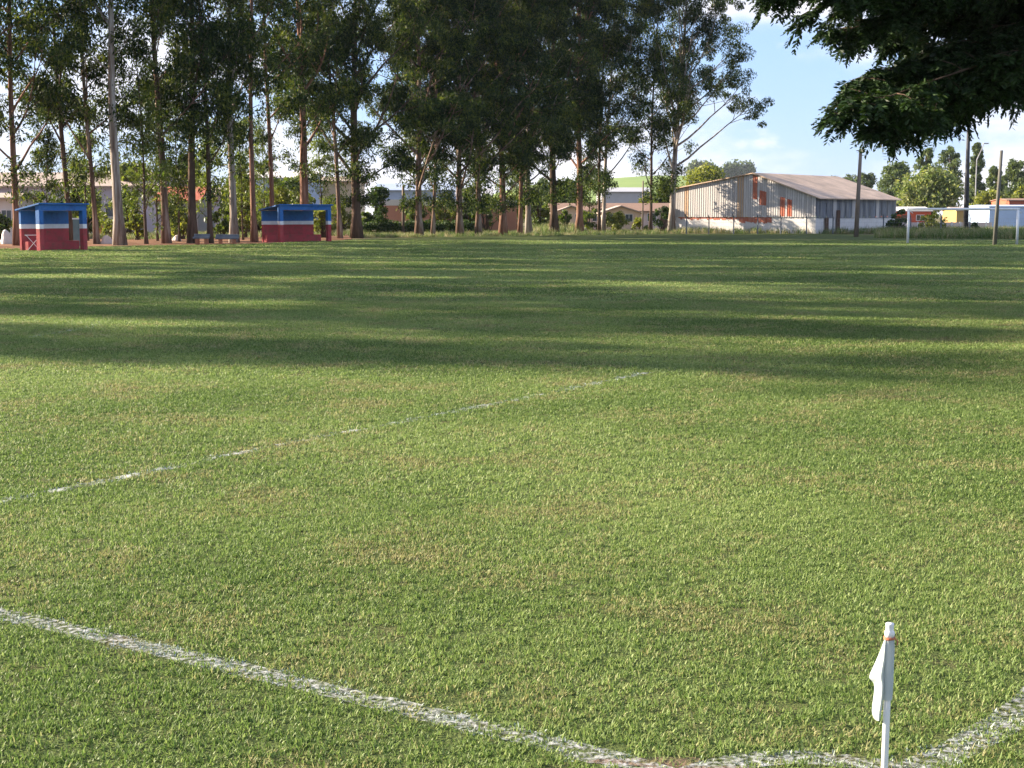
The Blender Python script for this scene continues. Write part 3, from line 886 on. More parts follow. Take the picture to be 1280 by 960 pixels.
# limbs ending where the branches hang: (x, y) in the photo, distance, count of twigs
TIPS = [(945, 6, 18.0, 44), (985, 14, 19.0, 50), (1010, 30, 18.5, 46), (1040, 62, 19, 60), (1030, 90, 20, 0), (1050, 118, 19, 64), (1022, 160, 18.2, 62), (1050, 150, 20, 62),
        (1075, 178, 18.4, 54), (1100, 172, 20, 60), (1130, 165, 18.8, 60), (1165, 160, 20.5, 60), (1198, 158, 19, 46), (1085, 130, 21, 70), (1120, 110, 19.5, 70),
        (1110, 70, 20.5, 70), (1075, 60, 21.5, 60), (1160, 120, 21, 70), (1195, 100, 19.5, 70), (1230, 118, 21, 60), (1260, 122, 19.5, 52), (1290, 125, 20.5, 40),
        (1185, 70, 20, 60), (1215, 50, 21.5, 60), (1250, 70, 20, 60), (1060, 20, 20, 60), (1090, 5, 21, 60), (1200, 10, 20, 60), (1245, 20, 19, 60), (1020, 0, 20.5, 60),
        (1110, 35, 19, 50)]
for x, y, Y, nf in TIPS:
    if nf == 0: continue
    tip = at(x + (24 if y > 100 and x < 1080 else 18), y - (42 if x > 1180 else 16 if y > 100 else 24), Y)
    start = hub.lerp(Vector((8.5 + random.uniform(-.5, 1.0), 20.0 + random.uniform(-1.2, 1.2), tip.z + 1.0 + random.uniform(0, .6))), 0.75)
    spray(start, tip, 0.25, 0.035, nf)
# main limbs and the rest of the crown out of the frame
for k in range(9):
    a = random.uniform(2.2, 4.1); L = random.uniform(3.5, 5.5)
    e = hub + Vector((math.cos(a) * L, math.sin(a) * L * 0.5, random.uniform(0.3, 1.4)))
    tb.tube([trunk[-1], trunk[-1].lerp(e, .5) + Vector((0, 0, .5)), e], [0.2, 0.12, 0.05], 7, cap=False)
for k in range(150):
    a = random.uniform(0, 6.283); rr = math.sqrt(random.random())
    c = Vector((13.5 + math.cos(a) * rr * 8.5, 20.5 + math.sin(a) * rr * 5.5, 0))
    c.z = 5.4 + 3.2 * (1 - rr * rr) * random.uniform(0.3, 1.0) + random.uniform(0, .8)
    e = c + Vector((random.gauss(0, 1), random.gauss(0, 1), random.uniform(-.3, .3)))
    spray(hub.lerp(c, 0.75), e, 0.1, 0.03, 22)
tb.build('trunk', M['bark_dark'], ot, smooth=True)
v, f = fronds([tuple(c) for c in C_], [tuple(d) for d in D_], 0.24, 12)
np_mesh('crown', v, f, M['canopy'], ot)

# ================================================================ SHRUBS, HEDGE, BACKGROUND TREES
def shrub(name, label, cat, x, y, wpx, hpx, Y=None, leaf='bush', n=16, per=70, size=0.22, stems=True, flat=0.9, group=None):
    """shrub at photo foot (x, y), width and height in photo pixels"""
    b = gnd(x, y) if Y is None else Vector((at(x, y, Y).x, Y, 0))
    s = b.y / F; W = wpx * s; H = hpx * s
    zb = 0 if Y is None else max(0, at(x, y, Y).z)
    t = thing(name, label, cat, b, group)
    m = MB()
    cs, rs = [], []
    for k in range(n):
        a = random.uniform(0, 6.283); q = math.sqrt(random.random())
        z = random.uniform(0.22, 0.95)
        prof = math.sin(math.pi * min(1, 0.18 + z * 0.78)) ** 0.6
        c = b + Vector((math.cos(a) * q * W * 0.42 * prof, math.sin(a) * q * W * 0.42 * prof, z * H * 0.92))
        r = random.uniform(0.12, 0.24) * max(0.5 * W, 0.45 * H) + 0.1
        cs.append(c); rs.append(r)
        if stems:
            m.tube([b + Vector((random.gauss(0, .05 * W), random.gauss(0, .05 * W), -0.05)), b.lerp(c, 0.5) + Vector((0, 0, 0.05 * H)), c], [0.012 * H + .01, 0.009 * H + .006, 0.004], 4, cap=False)
    if stems: m.build('stem', M['bark_dark'], t)
    v, f = leaves(cs, rs, per, size, 0.25, flat, aspect=0.5)
    np_mesh('foliage', v, f, M[leaf], t)
    return t

SH = [
 ('young_shrub', 'pale green shrub in front of the house wall left of the left dugout', 34, 300, 46, 42, 'bush', 18),
 ('shrub', 'small yellow-green shrub just right of the thick pale trunk', 172, 300, 30, 34, 'bush_y', 16),
 ('shrub', 'yellow-green shrub low behind the whitish trunk', 228, 299, 36, 42, 'bush_y', 18),
 ('shrub', 'round green shrub behind the gap between the benches', 278, 298, 34, 40, 'bush', 18),
 ('shrub', 'yellow flowering shrub rising behind the roof of the right dugout', 352, 296, 56, 66, 'bush_y', 26),
 ('shrub', 'green shrub left of the right dugout between two red trunks', 306, 297, 26, 60, 'bush_y', 16),
 ('shrub', 'leafy shrub seen through the open end of the right dugout', 405, 297, 34, 44, 'bush_y', 18),
 ('shrub', 'tall conical shrub left of the salmon wall', 475, 294, 36, 66, 'hedge', 30),
 ('shrub', 'yellow-green bush between the middle hedge and the salmon wall', 552, 291, 40, 50, 'bush_y', 22),
 ('shrub', 'green bush rising behind the right end of the hedge', 608, 291, 46, 54, 'bush', 22),
 ('shrub', 'yellowish bush behind the middle trunks of the row', 645, 290, 44, 50, 'bush_y', 22),
 ('shrub', 'dark olive bush right of the pale grey trunk', 674, 289.5, 44, 54, 'bush', 24),
 ('shrub', 'round light green bush on a short stem before the beige house', 772, 290.5, 42, 26, 'bush_y', 22),
 ('shrub', 'dark leafless looking shrub at the foot of the rightmost eucalyptus', 828, 290.5, 34, 40, 'hedge', 14),
 ('shrub', 'dark green shrub in front of the left beige gable', 708, 290.5, 24, 30, 'bush', 14),
 ('shrub', 'straggly shrub with dark leaves against the fence left of the goal', 1122, 292, 32, 34, 'hedge', 14),
 ('shrub', 'flat topped pale shrub behind the goal crossbar', 1166, 292, 44, 26, 'bush_y', 16),
 ('shrub', 'low dark plant beside the foot of the tall lamp pole', 1219, 291.5, 16, 14, 'hedge', 8),
 ('shrub', 'dark green shrub at the left edge before the small whitewashed house', 3, 301, 40, 34, 'bush', 18),
 ('shrub', 'wide leafy shrub filling the space behind the left dugout roof', 66, 297, 60, 62, 'bush', 30),
 ('shrub', 'light shrub before the plank fence right of the slender trunk', 140, 296, 26, 22, 'bush_y', 14),
 ('shrub', 'tall olive shrub between the thick pale trunk and the sapling', 162, 297, 34, 70, 'bush', 26),
 ('shrub', 'bushy shrub between the whitish trunk and the red tiled house', 218, 296, 44, 56, 'bush', 26),
 ('shrub', 'tall light shrub between the right bench and the straight red trunk', 308, 294, 44, 74, 'bush_y', 28),
 ('shrub', 'olive shrub behind the left end of the dugout with the thick red trunk', 327, 293, 40, 56, 'bush', 24),
 ('shrub', 'wide shrub in front of the cream building', 428, 292, 50, 40, 'bush_y', 26),
 ('shrub', 'shrub at the foot of the thick dark trunk by the hedge end', 458, 294, 24, 30, 'bush', 14),
 ('shrub', 'leafy shrub before the salmon wall, right of the dark post', 519, 291, 34, 46, 'bush', 22),
 ('shrub', 'broad shrub behind the pink tinged trunk', 583, 290.5, 50, 58, 'bush', 28),
 ('shrub', 'tall grassy looking shrub left of the dark red trunk', 682, 289.5, 26, 30, 'bush_y', 16),
 ('shrub', 'green shrub between the forked trunk and the pair of thin trunks', 738, 290, 30, 30, 'bush', 16),
 ('shrub', 'low shrub under the right beige gable, right of the round bush', 800, 290, 24, 18, 'bush_y', 12),
 ('shrub', 'leafy shrub before the yellow house doorway', 1232, 289, 26, 20, 'bush', 14),
]
for nm, lab, x, y, wpx, hpx, lf, n in SH:
    shrub(nm, lab, 'shrub', x, y, wpx, hpx, None, lf, n, 80, 0.24)
# clipped hedge
ht = thing('hedge', 'dark green clipped hedge below the salmon wall, behind the trunks', 'hedge', gnd(520, 293.5))
cs, rs = [], []
for i in range(130):
    t = random.random(); b = gnd(450 + 148 * t, 294.5 - 2.3 * t)
    cs.append(b + Vector((random.uniform(-.4, .4), random.uniform(-.4, .4), random.uniform(0.15, 1.0)))); rs.append(random.uniform(0.35, 0.55))
v, f = leaves(cs, rs, 130, 0.17, 0.2, 1.0, aspect=0.55)
np_mesh('foliage', v, f, M['hedge'], ht)
m = MB()
for i in range(26):
    t = (i + .5) / 26; b = gnd(450 + 148 * t, 294.5 - 2.3 * t)
    m = MB(); m.tube([b + Vector((0, 0, -.05)), b + Vector((.05, 0, .8))], [.03, .015], 5)
    m.build('stem', M['bark_dark'], ht)

# trees beyond the far end
def bgtree(label, x, ytop, ybot, wpx, Y, leaf='far_leaf', n=34, per=110, size=0.5, name='distant_tree', slim=False, group='trees beyond the far end of the field'):
    top = at(x, ytop, Y); H = top.z
    b = Vector((top.x, Y, 0)); W = wpx / F * Y
    t = thing(name, label, 'tree', b, group)
    m = MB(); m.tube([b + Vector((0, 0, -.1)), b + Vector((0.1, 0, H * .5)), b + Vector((0, 0, H * .93))], [H * .02 + .05, H * .014 + .03, .03], 7)
    zl = max(0.1, at(x, ybot, Y).z / H)
    cs, rs = [], []
    for k in range(n):
        a = random.uniform(0, 6.283); z = zl + (0.97 - zl) * (k + random.random()) / n
        rel = (z - zl) / (1 - zl)
        prof = (math.sin(math.pi * (0.12 + 0.83 * rel)) ** 0.7) if not slim else (1.0 - 0.75 * rel) * min(1, 0.5 + 3 * rel)
        q = math.sqrt(random.random()) * 0.40
        c = b + Vector((math.cos(a) * q * W * prof, math.sin(a) * q * W * prof, z * H))
        r = random.uniform(0.08, 0.17) * W * (0.6 + 0.6 * prof) + 0.15
        cs.append(c); rs.append(r)
        if k % 2 == 0: m.tube([b + Vector((0, 0, max(0.1, z - .12) * H)), c], [.05, .015], 4, cap=False)
    m.build('trunk', M['bark_dark'], t)
    v, f = leaves(cs, rs, per, size, 0.3, 0.9, aspect=0.45)
    np_mesh('crown', v, f, M[leaf], t)
bgtree('rounded tree full of pale blossom behind the goal', 1165, 216, 264, 92, 205, 'flower', 90, 120, 0.5, 'flowering_tree', group=None)
bgtree('wide pale green tree between the shed roof and the blossoming tree', 1120, 204, 258, 56, 260, n=60)
bgtree('slim tall tree behind the left side of the blossoming tree', 1158, 184, 240, 26, 270, slim=False, n=36)
bgtree('tree with two leafy heads above the blossoming tree, left of the lamp pole', 1188, 183, 250, 40, 275, n=40)
bgtree('tall dense conical tree right behind the tall lamp pole', 1222, 178, 258, 30, 255, 'far_leaf', 60, slim=True)
bgtree('small dense tree left of the slanting pole', 1247, 207, 258, 28, 250, n=44)
bgtree('rounded tall tree at the right edge behind the light blue building', 1272, 201, 262, 38, 240, n=50)
bgtree('bright green low tree behind the yellow house', 1240, 241, 268, 58, 215, 'bush_y', 44, 110, 0.42)
bgtree('bright green tree at the right edge above the red brick wall', 1288, 232, 262, 40, 220, 'bush_y', 36)
bgtree('small dark tree poking over the shed roof beside the wooden pole', 1083, 216, 240, 28, 300, n=24)
bgtree('small grey green tree over the right slope of the shed roof', 1062, 219, 245, 22, 330, n=18)
bgtree('yellow-green tree behind the left slope of the shed roof', 884, 209, 250, 64, 230, 'bush_y', 60)
bgtree('dark green tree left of the metal shed behind the rightmost trunk', 832, 222, 275, 34, 190, 'bush', 34)
bgtree('rounded green tree beyond the beige houses, between two dark red trunks', 706, 226, 280, 52, 190, 'bush', 50)
bgtree('grey green tree beyond the pale grey trunk near the hill', 676, 226, 270, 44, 230, 'far_leaf', 40)
bgtree('leafy tree right of the grey warehouse roof', 812, 246, 270, 30, 200, 'bush_y', 24)
bgtree('tree filling the gap behind the thin red trunk and right dugout', 366, 226, 290, 70, 150, 'bush', 60)
bgtree('leafy tree between left dugout and the lilac warehouse', 104, 236, 285, 50, 120, 'bush', 40)
bgtree('pale leafy tree behind the slender trunk, left of the sapling', 165, 205, 285, 60, 135, 'euc_y', 50)
bgtree('green tree rising behind the red tiled house', 236, 196, 260, 60, 160, 'bush', 50)
bgtree('tree behind the two benches left of the right dugout', 296, 222, 290, 46, 140, 'bush', 44)

# ================================================================ BUILDINGS
def house(name, label, x0, x1, ywall, yroof, Y, wall, roof, depth=8.0, yaw=0.0, gable=False, windows=(), doors=(), cat='building', ybase=None, over=0.35):
    """box building, front wall facing the field between photo x0 and x1; roof ridge along the front or gable to the front"""
    a = at(x0, ywall, Y); b = at(x1, ywall, Y)
    zt = a.z; zr = at((x0 + x1) / 2, yroof, Y + depth * 0.5).z if not gable else at((x0 + x1) / 2, yroof, Y).z
    W = b.x - a.x
    t = thing(name, label, cat, ((a.x + b.x) / 2, Y, 0))
    t.rotation_euler = (0, 0, yaw)
    mw = Matrix.Translation(t.location) @ Matrix.Rotation(yaw, 4, 'Z')
    class L(MB): pass
    def P(x, y, z): return mw @ Vector((x, y, z))
    wl = MB()
    hw = W / 2
    if gable:
        prof = [(-hw, 0), (hw, 0), (hw, zt), (0, zr - 0.06), (-hw, zt)]
        wl.prism([P(x, 0, z) for x, z in prof], P(0, depth, 0) - P(0, 0, 0))
    else:
        prof = [(0, 0), (depth, 0), (depth, zt), (depth / 2, zr - 0.06), (0, zt)]
        wl.prism([P(-hw, y, z) for y, z in prof], P(W, 0, 0) - P(0, 0, 0))
    wl.build('wall', M[wall], t)
    rf = MB()
    th = 0.12
    if gable:
        sl_ = (zr - zt) / hw
        for sg in (-1, 1):
            pr = [(0, zr), (sg * (hw + over), zt - sl_ * over), (sg * (hw + over), zt - sl_ * over + th), (0, zr + th)]
            rf.prism([P(x, -over, z) for x, z in pr], P(0, depth + 2 * over, 0) - P(0, 0, 0))
    else:
        sl_ = (zr - zt) / (depth / 2)
        for sg in (-1, 1):
            c = depth / 2
            pr = [(c, zr), (c + sg * (c + over), zt - sl_ * over), (c + sg * (c + over), zt - sl_ * over + th), (c, zr + th)]
            rf.prism([P(-hw - over, y, z) for y, z in pr], P(W + 2 * over, 0, 0) - P(0, 0, 0))
    rf.build('roof', M[roof], t)
    for (u, z0, w_, h_) in windows:
        fr = MB(); x = -hw + u * W
        for bx in ((x - w_/2 - .06, -.05, z0 - .06, x + w_/2 + .06, .02, z0), (x - w_/2 - .06, -.05, z0 + h_, x + w_/2 + .06, .02, z0 + h_ + .06),
                   (x - w_/2 - .06, -.05, z0, x - w_/2, .02, z0 + h_), (x + w_/2, -.05, z0, x + w_/2 + .06, .02, z0 + h_), (x - .02, -.05, z0, x + .02, .02, z0 + h_)):
            fr.box(bx[:3], bx[3:], M=mw)
        fo = fr.build('window', M['white'], t)
        gl = MB(); gl.box((x - w_/2, -.025, z0), (x + w_/2, -.008, z0 + h_), M=mw)
        gl.build('pane', M['glass'], fo)
    for (u, w_, h_) in doors:
        d = MB(); x = -hw + u * W; d.box((x - w_/2, -.04, 0.02), (x + w_/2, .02, h_), M=mw); d.build('door', M['darkdoor'], t)
    return t

house('warehouse', 'long lilac warehouse with tan roof at the far left behind the trees', -60, 196, 233, 217, 132, 'lilac_wall', 'tan_roof', 12,
      windows=((.22, 1.2, 2.6, 1.3), (.62, 1.6, 2.0, 1.2), (.8, 1.6, 2.0, 1.2)), doors=((.3, 1.2, 2.6),))
house('small_house', 'small whitewashed house at the left edge behind the first trunk', -22, 19, 248, 243, 108, 'palewhite_wall', 'tan_roof', 4,
      windows=((.72, 1.2, .7, .9),), doors=((.35, .9, 2.0),))
house('red_roofed_house', 'grey house with a red tiled roof behind the whitish trunk', 196, 247, 250, 235, 128, 'grey_wall', 'redtile_roof', 7, windows=((.3, 1.0, .9, .9), (.75, 1.0, .9, .9)))
house('grey_house', 'small lilac house behind the trunks right of the red tiled house', 252, 276, 243, 236, 150, 'lilac_wall', 'tan_roof', 6, windows=((.5, 1.2, 1.0, .9),))
house('far_warehouse', 'pale blue warehouse far behind the right dugout', 290, 388, 222, 215, 330, 'bluegrey_wall', 'palewhite_wall', 24, windows=((.2, 5, 3, 1.5), (.5, 5, 3, 1.5), (.8, 5, 3, 1.5)), over=.6)
house('cream_building', 'cream building behind the trunk at the right end of the right dugout', 403, 446, 227, 222, 152, 'cream_wall', 'tan_roof', 8, windows=((.3, 2.6, .8, .9), (.72, 2.6, .8, .9)), doors=((.5, .9, 2.1),))
house('blue_warehouse', 'blue grey warehouse above the salmon wall', 468, 566, 238, 230, 215, 'bluegrey_wall', 'bluegrey_wall', 16, windows=((.3, 2.6, 1.6, .9), (.7, 2.6, 1.6, .9)))
house('white_house', 'white house with a dark upper window seen between hedge trunks', 572, 612, 245, 236, 178, 'palewhite_wall', 'grey_wall', 8, windows=((.25, 2.0, 1.0, .9), (.7, 2.0, 1.0, .9)))
house('gabled_house', 'beige house with a cream trimmed gable, left of the pair', 692, 737, 266, 258, 166, 'beige_wall', 'tan_roof', 8, gable=True, windows=((.7, 1.0, .8, .8),), doors=((.3, .8, 1.9),))
house('gabled_house', 'beige house with a cream trimmed gable, behind the round light green bush', 752, 801, 266, 258, 164, 'beige_wall', 'tan_roof', 8, gable=True, windows=((.3, 1.0, .8, .8), (.7, 1.0, .8, .8)))
house('long_house', 'long low pinkish house with a brown roof behind the beige gables', 690, 846, 264, 255, 176, 'pink_wall', 'brown_roof', 8, windows=((.1, 1.0, 1, .9), (.36, 1.0, 1, .9), (.8, 1.0, 1, .9)), doors=((.9, .9, 2.0),))
house('grey_warehouse', 'grey windowless warehouse on the slope above the beige houses', 752, 814, 240, 235, 285, 'grey_wall', 'grey_wall', 18)
house('red_building', 'low red orange building behind the goal frame', 1110, 1164, 264, 259.5, 195, 'red_wall', 'palewhite_wall', 7, windows=((.75, 1.0, 1.0, .7),), doors=((.4, .9, 1.7),), over=.2)
house('yellow_house', 'yellow house with a dark doorway right of the tall lamp pole', 1196, 1240, 263.5, 260, 182, 'yellow_wall', 'tan_roof', 6, windows=((.35, .8, .9, .8),), doors=((.88, 1.0, 1.6),), over=.15)
house('blue_building', 'light blue building at the right edge behind the goal', 1237, 1330, 259, 257.5, 152, 'skyblue_wall', 'skyblue_wall', 8, windows=((.75, 1.2, 1.0, .8),), over=.1)
house('brick_building', 'red brick building peeping over the light blue one', 1262, 1330, 251, 249, 205, 'redtile_roof', 'brown_roof', 8, windows=((.6, 2.2, 1, .8),), over=.2)

# salmon wall with white top
t = thing('boundary_wall', 'salmon wall with a white top band behind the hedge', 'wall', at(560, 285, 146) * 1.0)
t.location.z = 0
a, b = at(474, 257, 146), at(646, 257, 146)
m = MB(); m.box((a.x, 146, 0), (b.x, 146.25, a.z)); m.build('wall', M['salmon_wall'], t)
m = MB(); m.box((a.x - .05, 145.95, a.z + .002), (b.x + .05, 146.3, at(474, 249.5, 146).z)); m.build('coping', M['palewhite_wall'], t)
# pale wall right of the shed
t = thing('garden_wall', 'pale pink low wall running right from the shed behind the goal', 'wall', (at(1175, 285, 150).x, 150, 0))
a, b = at(1112, 278, 150), at(1240, 277, 150)
m = MB(); m.box((a.x, 150, 0), (b.x, 150.2, a.z)); m.build('wall', M['pink_wall'], t)
m = MB()
for i in range(12):
    x = a.x + (b.x - a.x) * (i + .2) / 12; m.box((x, 149.94, 0), (x + .16, 149.998, a.z + .05))
m.build('pilaster', M['palewhite_wall'], t)

# ---------------------------------------------------------------- metal shed
A = Vector((28.5, 136, 0)); du = Vector((-0.78, 0.62, 0)).normalized(); dv = Vector((0.62, 0.78, 0)).normalized()
LU, LV = 15.9, 17.9
shed = thing('metal_shed', 'large gabled shed of rusty corrugated metal sheets on a white base wall', 'shed', A)
zA, zP, zC, tP = 3.42, 5.70, 4.25, 6.6
zb = 1.55
def zroof(u): return zA + (zP - zA) * u / tP if u < tP else zP + (zC - zP) * (u - tP) / (LU - tP)
gb = MB()
nr = 64
nrm = (-dv)
for i in range(nr):
    u0, u1 = LU * i / nr, LU * (i + 1) / nr
    um = (u0 + u1) / 2
    px = 640 + (A + du * um).x / (A + du * um).y * F
    mi = random.choice([0, 0, 0, 1])
    if 853 < px < 860 or 918 < px < 926: mi = 2
    cuts = [(zb, zroof, mi)]
    red = None
    for (xa, xb, r0, r1) in ((938.5, 943, .42, .98), (947.5, 953.5, .30, .66), (973, 978.5, .02, .62), (983, 988, .02, .60)):
        if xa - .7 < px < xb + .7: red = (r0, r1)
    for (s0, s1, dep, frac) in ((u0, u0 + (u1-u0)*.6, 0.0, 0), (u0 + (u1-u0)*.6, u1, 0.045, 1)):
        zs = [zb + random.uniform(-.04, .02)]
        top = min(zroof(s0), zroof(s1)) - 0.02
        if red: zs += [zb + (top - zb) * red[0], zb + (top - zb) * red[1]]
        zs.append(top)
        for k in range(len(zs) - 1):
            if zs[k+1] - zs[k] < 0.01: continue
            q0, q1 = A + du * s0 + nrm * (0.10 - dep), A + du * s1 + nrm * (0.10 - dep)
            mm = 3 if (red and k == 1) else mi
            if frac and mm != 3: mm = 1  # recessed channels take the darker zinc, shade between ribs painted in
            zt0 = zroof(s0) - .02 if k == len(zs) - 2 else zs[k+1]
            zt1 = zroof(s1) - .02 if k == len(zs) - 2 else zs[k+1]
            gb.face([q0 + Vector((0, 0, zs[k])), q1 + Vector((0, 0, zs[k])), q1 + Vector((0, 0, zt1)), q0 + Vector((0, 0, zt0))], mm)
            # rib side
            if frac == 0:
                r1_ = A + du * s1 + nrm * 0.055
                gb.face([q1 + Vector((0, 0, zs[k])), r1_ + Vector((0, 0, zs[k])), r1_ + Vector((0, 0, zt1)), q1 + Vector((0, 0, zt1))], mm)
                r0_ = A + du * s0 + nrm * 0.055
                gb.face([q0 + Vector((0, 0, zs[k])), r0_ + Vector((0, 0, zs[k])), r0_ + Vector((0, 0, zt0)), q0 + Vector((0, 0, zt0))], mm)
gb.build('gable_sheets', [M['zinc'], M['zinc2'], M['rust'], M['redrust']], shed)
# structure behind: closed body
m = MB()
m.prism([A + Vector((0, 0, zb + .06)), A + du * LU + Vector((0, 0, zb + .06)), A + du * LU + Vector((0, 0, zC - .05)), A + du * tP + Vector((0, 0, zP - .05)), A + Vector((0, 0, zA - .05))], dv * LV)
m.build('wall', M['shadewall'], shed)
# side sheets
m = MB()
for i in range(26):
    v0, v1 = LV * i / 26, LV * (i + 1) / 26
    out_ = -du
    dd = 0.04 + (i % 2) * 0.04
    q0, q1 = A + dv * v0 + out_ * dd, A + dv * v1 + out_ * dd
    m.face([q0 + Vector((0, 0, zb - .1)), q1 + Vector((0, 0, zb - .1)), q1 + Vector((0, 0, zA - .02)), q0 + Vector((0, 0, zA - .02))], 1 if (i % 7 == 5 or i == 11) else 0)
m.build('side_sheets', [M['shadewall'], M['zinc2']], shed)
# roof slopes
m = MB()
th = Vector((0, 0, .09)); ov = 0.55
P0 = A + du * tP - dv * .35 + Vector((0, 0, zP)); P1 = A + du * tP + dv * (LV + .35) + Vector((0, 0, zP))
eA = A - du * ov - dv * .35 + Vector((0, 0, zA - (zP - zA) / tP * ov)); eB = eA + dv * (LV + .7)
m.prism([P0, P1, eB, eA], th)
sC = (zC - zP) / (LU - tP)
cA = A + du * (LU + ov) - dv * .35 + Vector((0, 0, zC + sC * ov)); cB = cA + dv * (LV + .7)
m.prism([P0, cA, cB, P1], th)
m.build('roof', M['asb_roof'], shed)
# white base wall, orange stain band
m = MB()
m.prism([A + du * -0.0, A + du * LU, A + du * LU - dv * -.0 + dv * .25, A + dv * .25], Vector((0, 0, zb)))
m.prism([A + dv * .26, A + dv * LV, A + dv * LV + du * .25, A + dv * .26 + du * .25], Vector((0, 0, zb)))
m.build('base_wall', M['palewhite_wall'], shed)
m = MB()
for i in range(44):
    u0 = 4.6 + (LU - 5.4) * i / 44; u1 = 4.6 + (LU - 5.4) * (i + 1) / 44
    dz = random.uniform(.16, .34) if i > 14 else random.uniform(.45, .75)
    if random.random() < .12 and i > 14: dz = .12
    q0, q1 = A + du * u0 - dv * .006, A + du * u1 - dv * .006
    m.prism([q0 + Vector((0, 0, zb - dz)), q1 + Vector((0, 0, zb - dz * .9)), q1 + Vector((0, 0, zb - .005)), q0 + Vector((0, 0, zb - .005))], -dv * .008)
m.build('rust_stain', M['redrust'], shed)
for x in (1.9, 4.3):
    m = MB(); q = A + dv * x - du * .02
    m.box((-.16, -.16, 0), (.16, .16, 2.2 if x > 3 else 1.5), M=Matrix.Translation(q - du * .18))
    m.build('door_post', M['darkdoor'], shed)

# chain link fence in front of the shed
ft = thing('wire_fence', 'wire fence on dark angled concrete posts in front of the shed and low wall', 'fence', gnd(1000, 291.8))
fpx = [858, 886, 917, 947, 976, 1008, 1041, 1072, 1104, 1138, 1176, 1212, 1246, 1284]
FY = 133.5
tops = []
for i, x in enumerate(fpx):
    b = Vector((at(x, 290, FY).x, FY, 0))
    m = MB(); m.tube([b + Vector((0, 0, -.05)), b + Vector((0, 0, 1.45)), b + Vector((-.06, -.12, 1.62)), b + Vector((-.16, -.3, 1.82))], [.075, .065, .06, .05], 4)
    m.build('post', M['dkconcrete'], ft)
    tops.append(b)
m = MB()
for z in (.35, .7, 1.05, 1.4):
    m.tube([b + Vector((0, -.07, z)) for b in tops], .006, 4)
x0, x1 = tops[0].x, tops[-1].x
for i in range(150):
    x = x0 + (x1 - x0) * i / 150
    m.tube([(x, FY - .07, .05), (x + .09, FY - .07, 1.4)], .0035, 3, cap=False)
m.build('wire', M['metal'], ft)

# ================================================================ POLES AND WIRES
def pole(name, label, x, y, xt, yt, r, mat, r1=None):
    b = gnd(x, y); tp = at(xt, yt, b.y)
    t = thing(name, label, 'pole', b)
    m = MB(); m.tube([b + Vector((0, 0, -.1)), b.lerp(tp, .5), tp], [r, (r + (r1 or r * .7)) / 2, r1 or r * .7], 10)
    m.build('shaft', M[mat], t, smooth=True)
    return t, b, tp
p1, b1, t1 = pole('utility_pole', 'slim weathered wooden pole in front of the shed side wall', 1070, 296, 1076, 186, .20, 'wood', .13)
m = MB(); m.tube([t1 + Vector((-.35, 0, -.15)), t1 + Vector((.35, 0, -.12))], .035, 6); m.build('crossarm', M['wood'], p1)
p2, b2, t2 = pole('floodlight_pole', 'tall dark pole rising behind the goal into the overhanging leaves', 1207, 291.5, 1211, 150, .27, 'darkpole', .15)
m = MB(); m.box((-.35, -.12, -.15), (.35, .12, .2), M=Matrix.Translation(t2)); m.build('lamp_head', M['darkpole'], p2)
p3, b3, t3 = pole('utility_pole', 'leaning grey wooden pole standing inside the goal frame', 1243, 307, 1252, 188, .125, 'greywood', .085)
p4, b4, t4 = pole('utility_pole', 'thin grey post before the beige houses near the right end of the row', 803, 291, 804, 226, .09, 'wood', .07)
p5, b5, t5 = pole('utility_pole', 'dark wooden post in front of the salmon wall', 504, 294, 504, 232, .13, 'wood', .11)
# street lamp far right
Ls = Vector((at(1221, 200, 230).x, 230, 0)); lt = thing('street_lamp', 'far street lamp with a curved arm above the conical tree', 'street lamp', Ls)
e0 = at(1222, 200, 230); e1 = at(1230, 179, 230)
m = MB(); m.tube([Ls, Vector((Ls.x, 230, e0.z)), e0.lerp(e1, .6), e1], [.12, .09, .07, .05], 7); m.build('shaft', M['metal'], lt)
m = MB(); m.box((-.1, -.15, -.12), (.7, .15, .04), M=Matrix.Translation(e1)); m.build('lamp_head', M['metal'], lt)

def cable(label, pts, sag, r):
    m = MB()
    for a, b in zip(pts[:-1], pts[1:]):
        a, b = Vector(a), Vector(b)
        m.tube([a.lerp(b, k / 12) - Vector((0, 0, sag * 4 * (k / 12) * (1 - k / 12))) for k in range(13)], r, 4)
    tag(m.build('power_cable', M['wire'], origin=pts[0]), label, 'cable')
cable('upper power cable sagging from the wooden pole across the sky over the shed', [at(860, 226, 200), at(1076, 219, 150)], .7, .022)
cable('power cable running right from the dark lamp pole', [at(1211, 200, b2.y), at(1252, 206, 128), at(1400, 202, 120)], .5, .018)
cable('low power cable between the lamp pole and the wooden pole', [at(1076, 236, b1.y), at(1211, 240, b2.y), at(1380, 238, 120)], .3, .012)

# ================================================================ GOAL
g1 = gnd(1134.5, 304.5); vv = Vector((0.846, -0.533, 0)); g2 = g1 + vv * 6.57
gt = thing('football_goal', 'white football goal frame without a net at the far right', 'goal', g1)
H_ = 2.12
for p in (g1, g2):
    m = MB(); m.tube([p + Vector((0, 0, -.05)), p + Vector((0, 0, H_))], .075, 12); m.build('post', M['goalwhite'], gt, smooth=True)
m = MB(); m.tube([g1 + Vector((0, 0, H_)) - vv * .08, g2 + Vector((0, 0, H_)) + vv * .08], .075, 12); m.build('crossbar', M['goalwhite'], gt, smooth=True)
back_ = Vector((0.533, 0.846, 0))
for p in (g1, g2):
    m = MB(); m.tube([p + Vector((0, 0, H_ - .05)), p + back_ * .9 + Vector((0, 0, H_ - .25))], .02, 6); m.build('net_bracket', M['goalwhite'], gt)

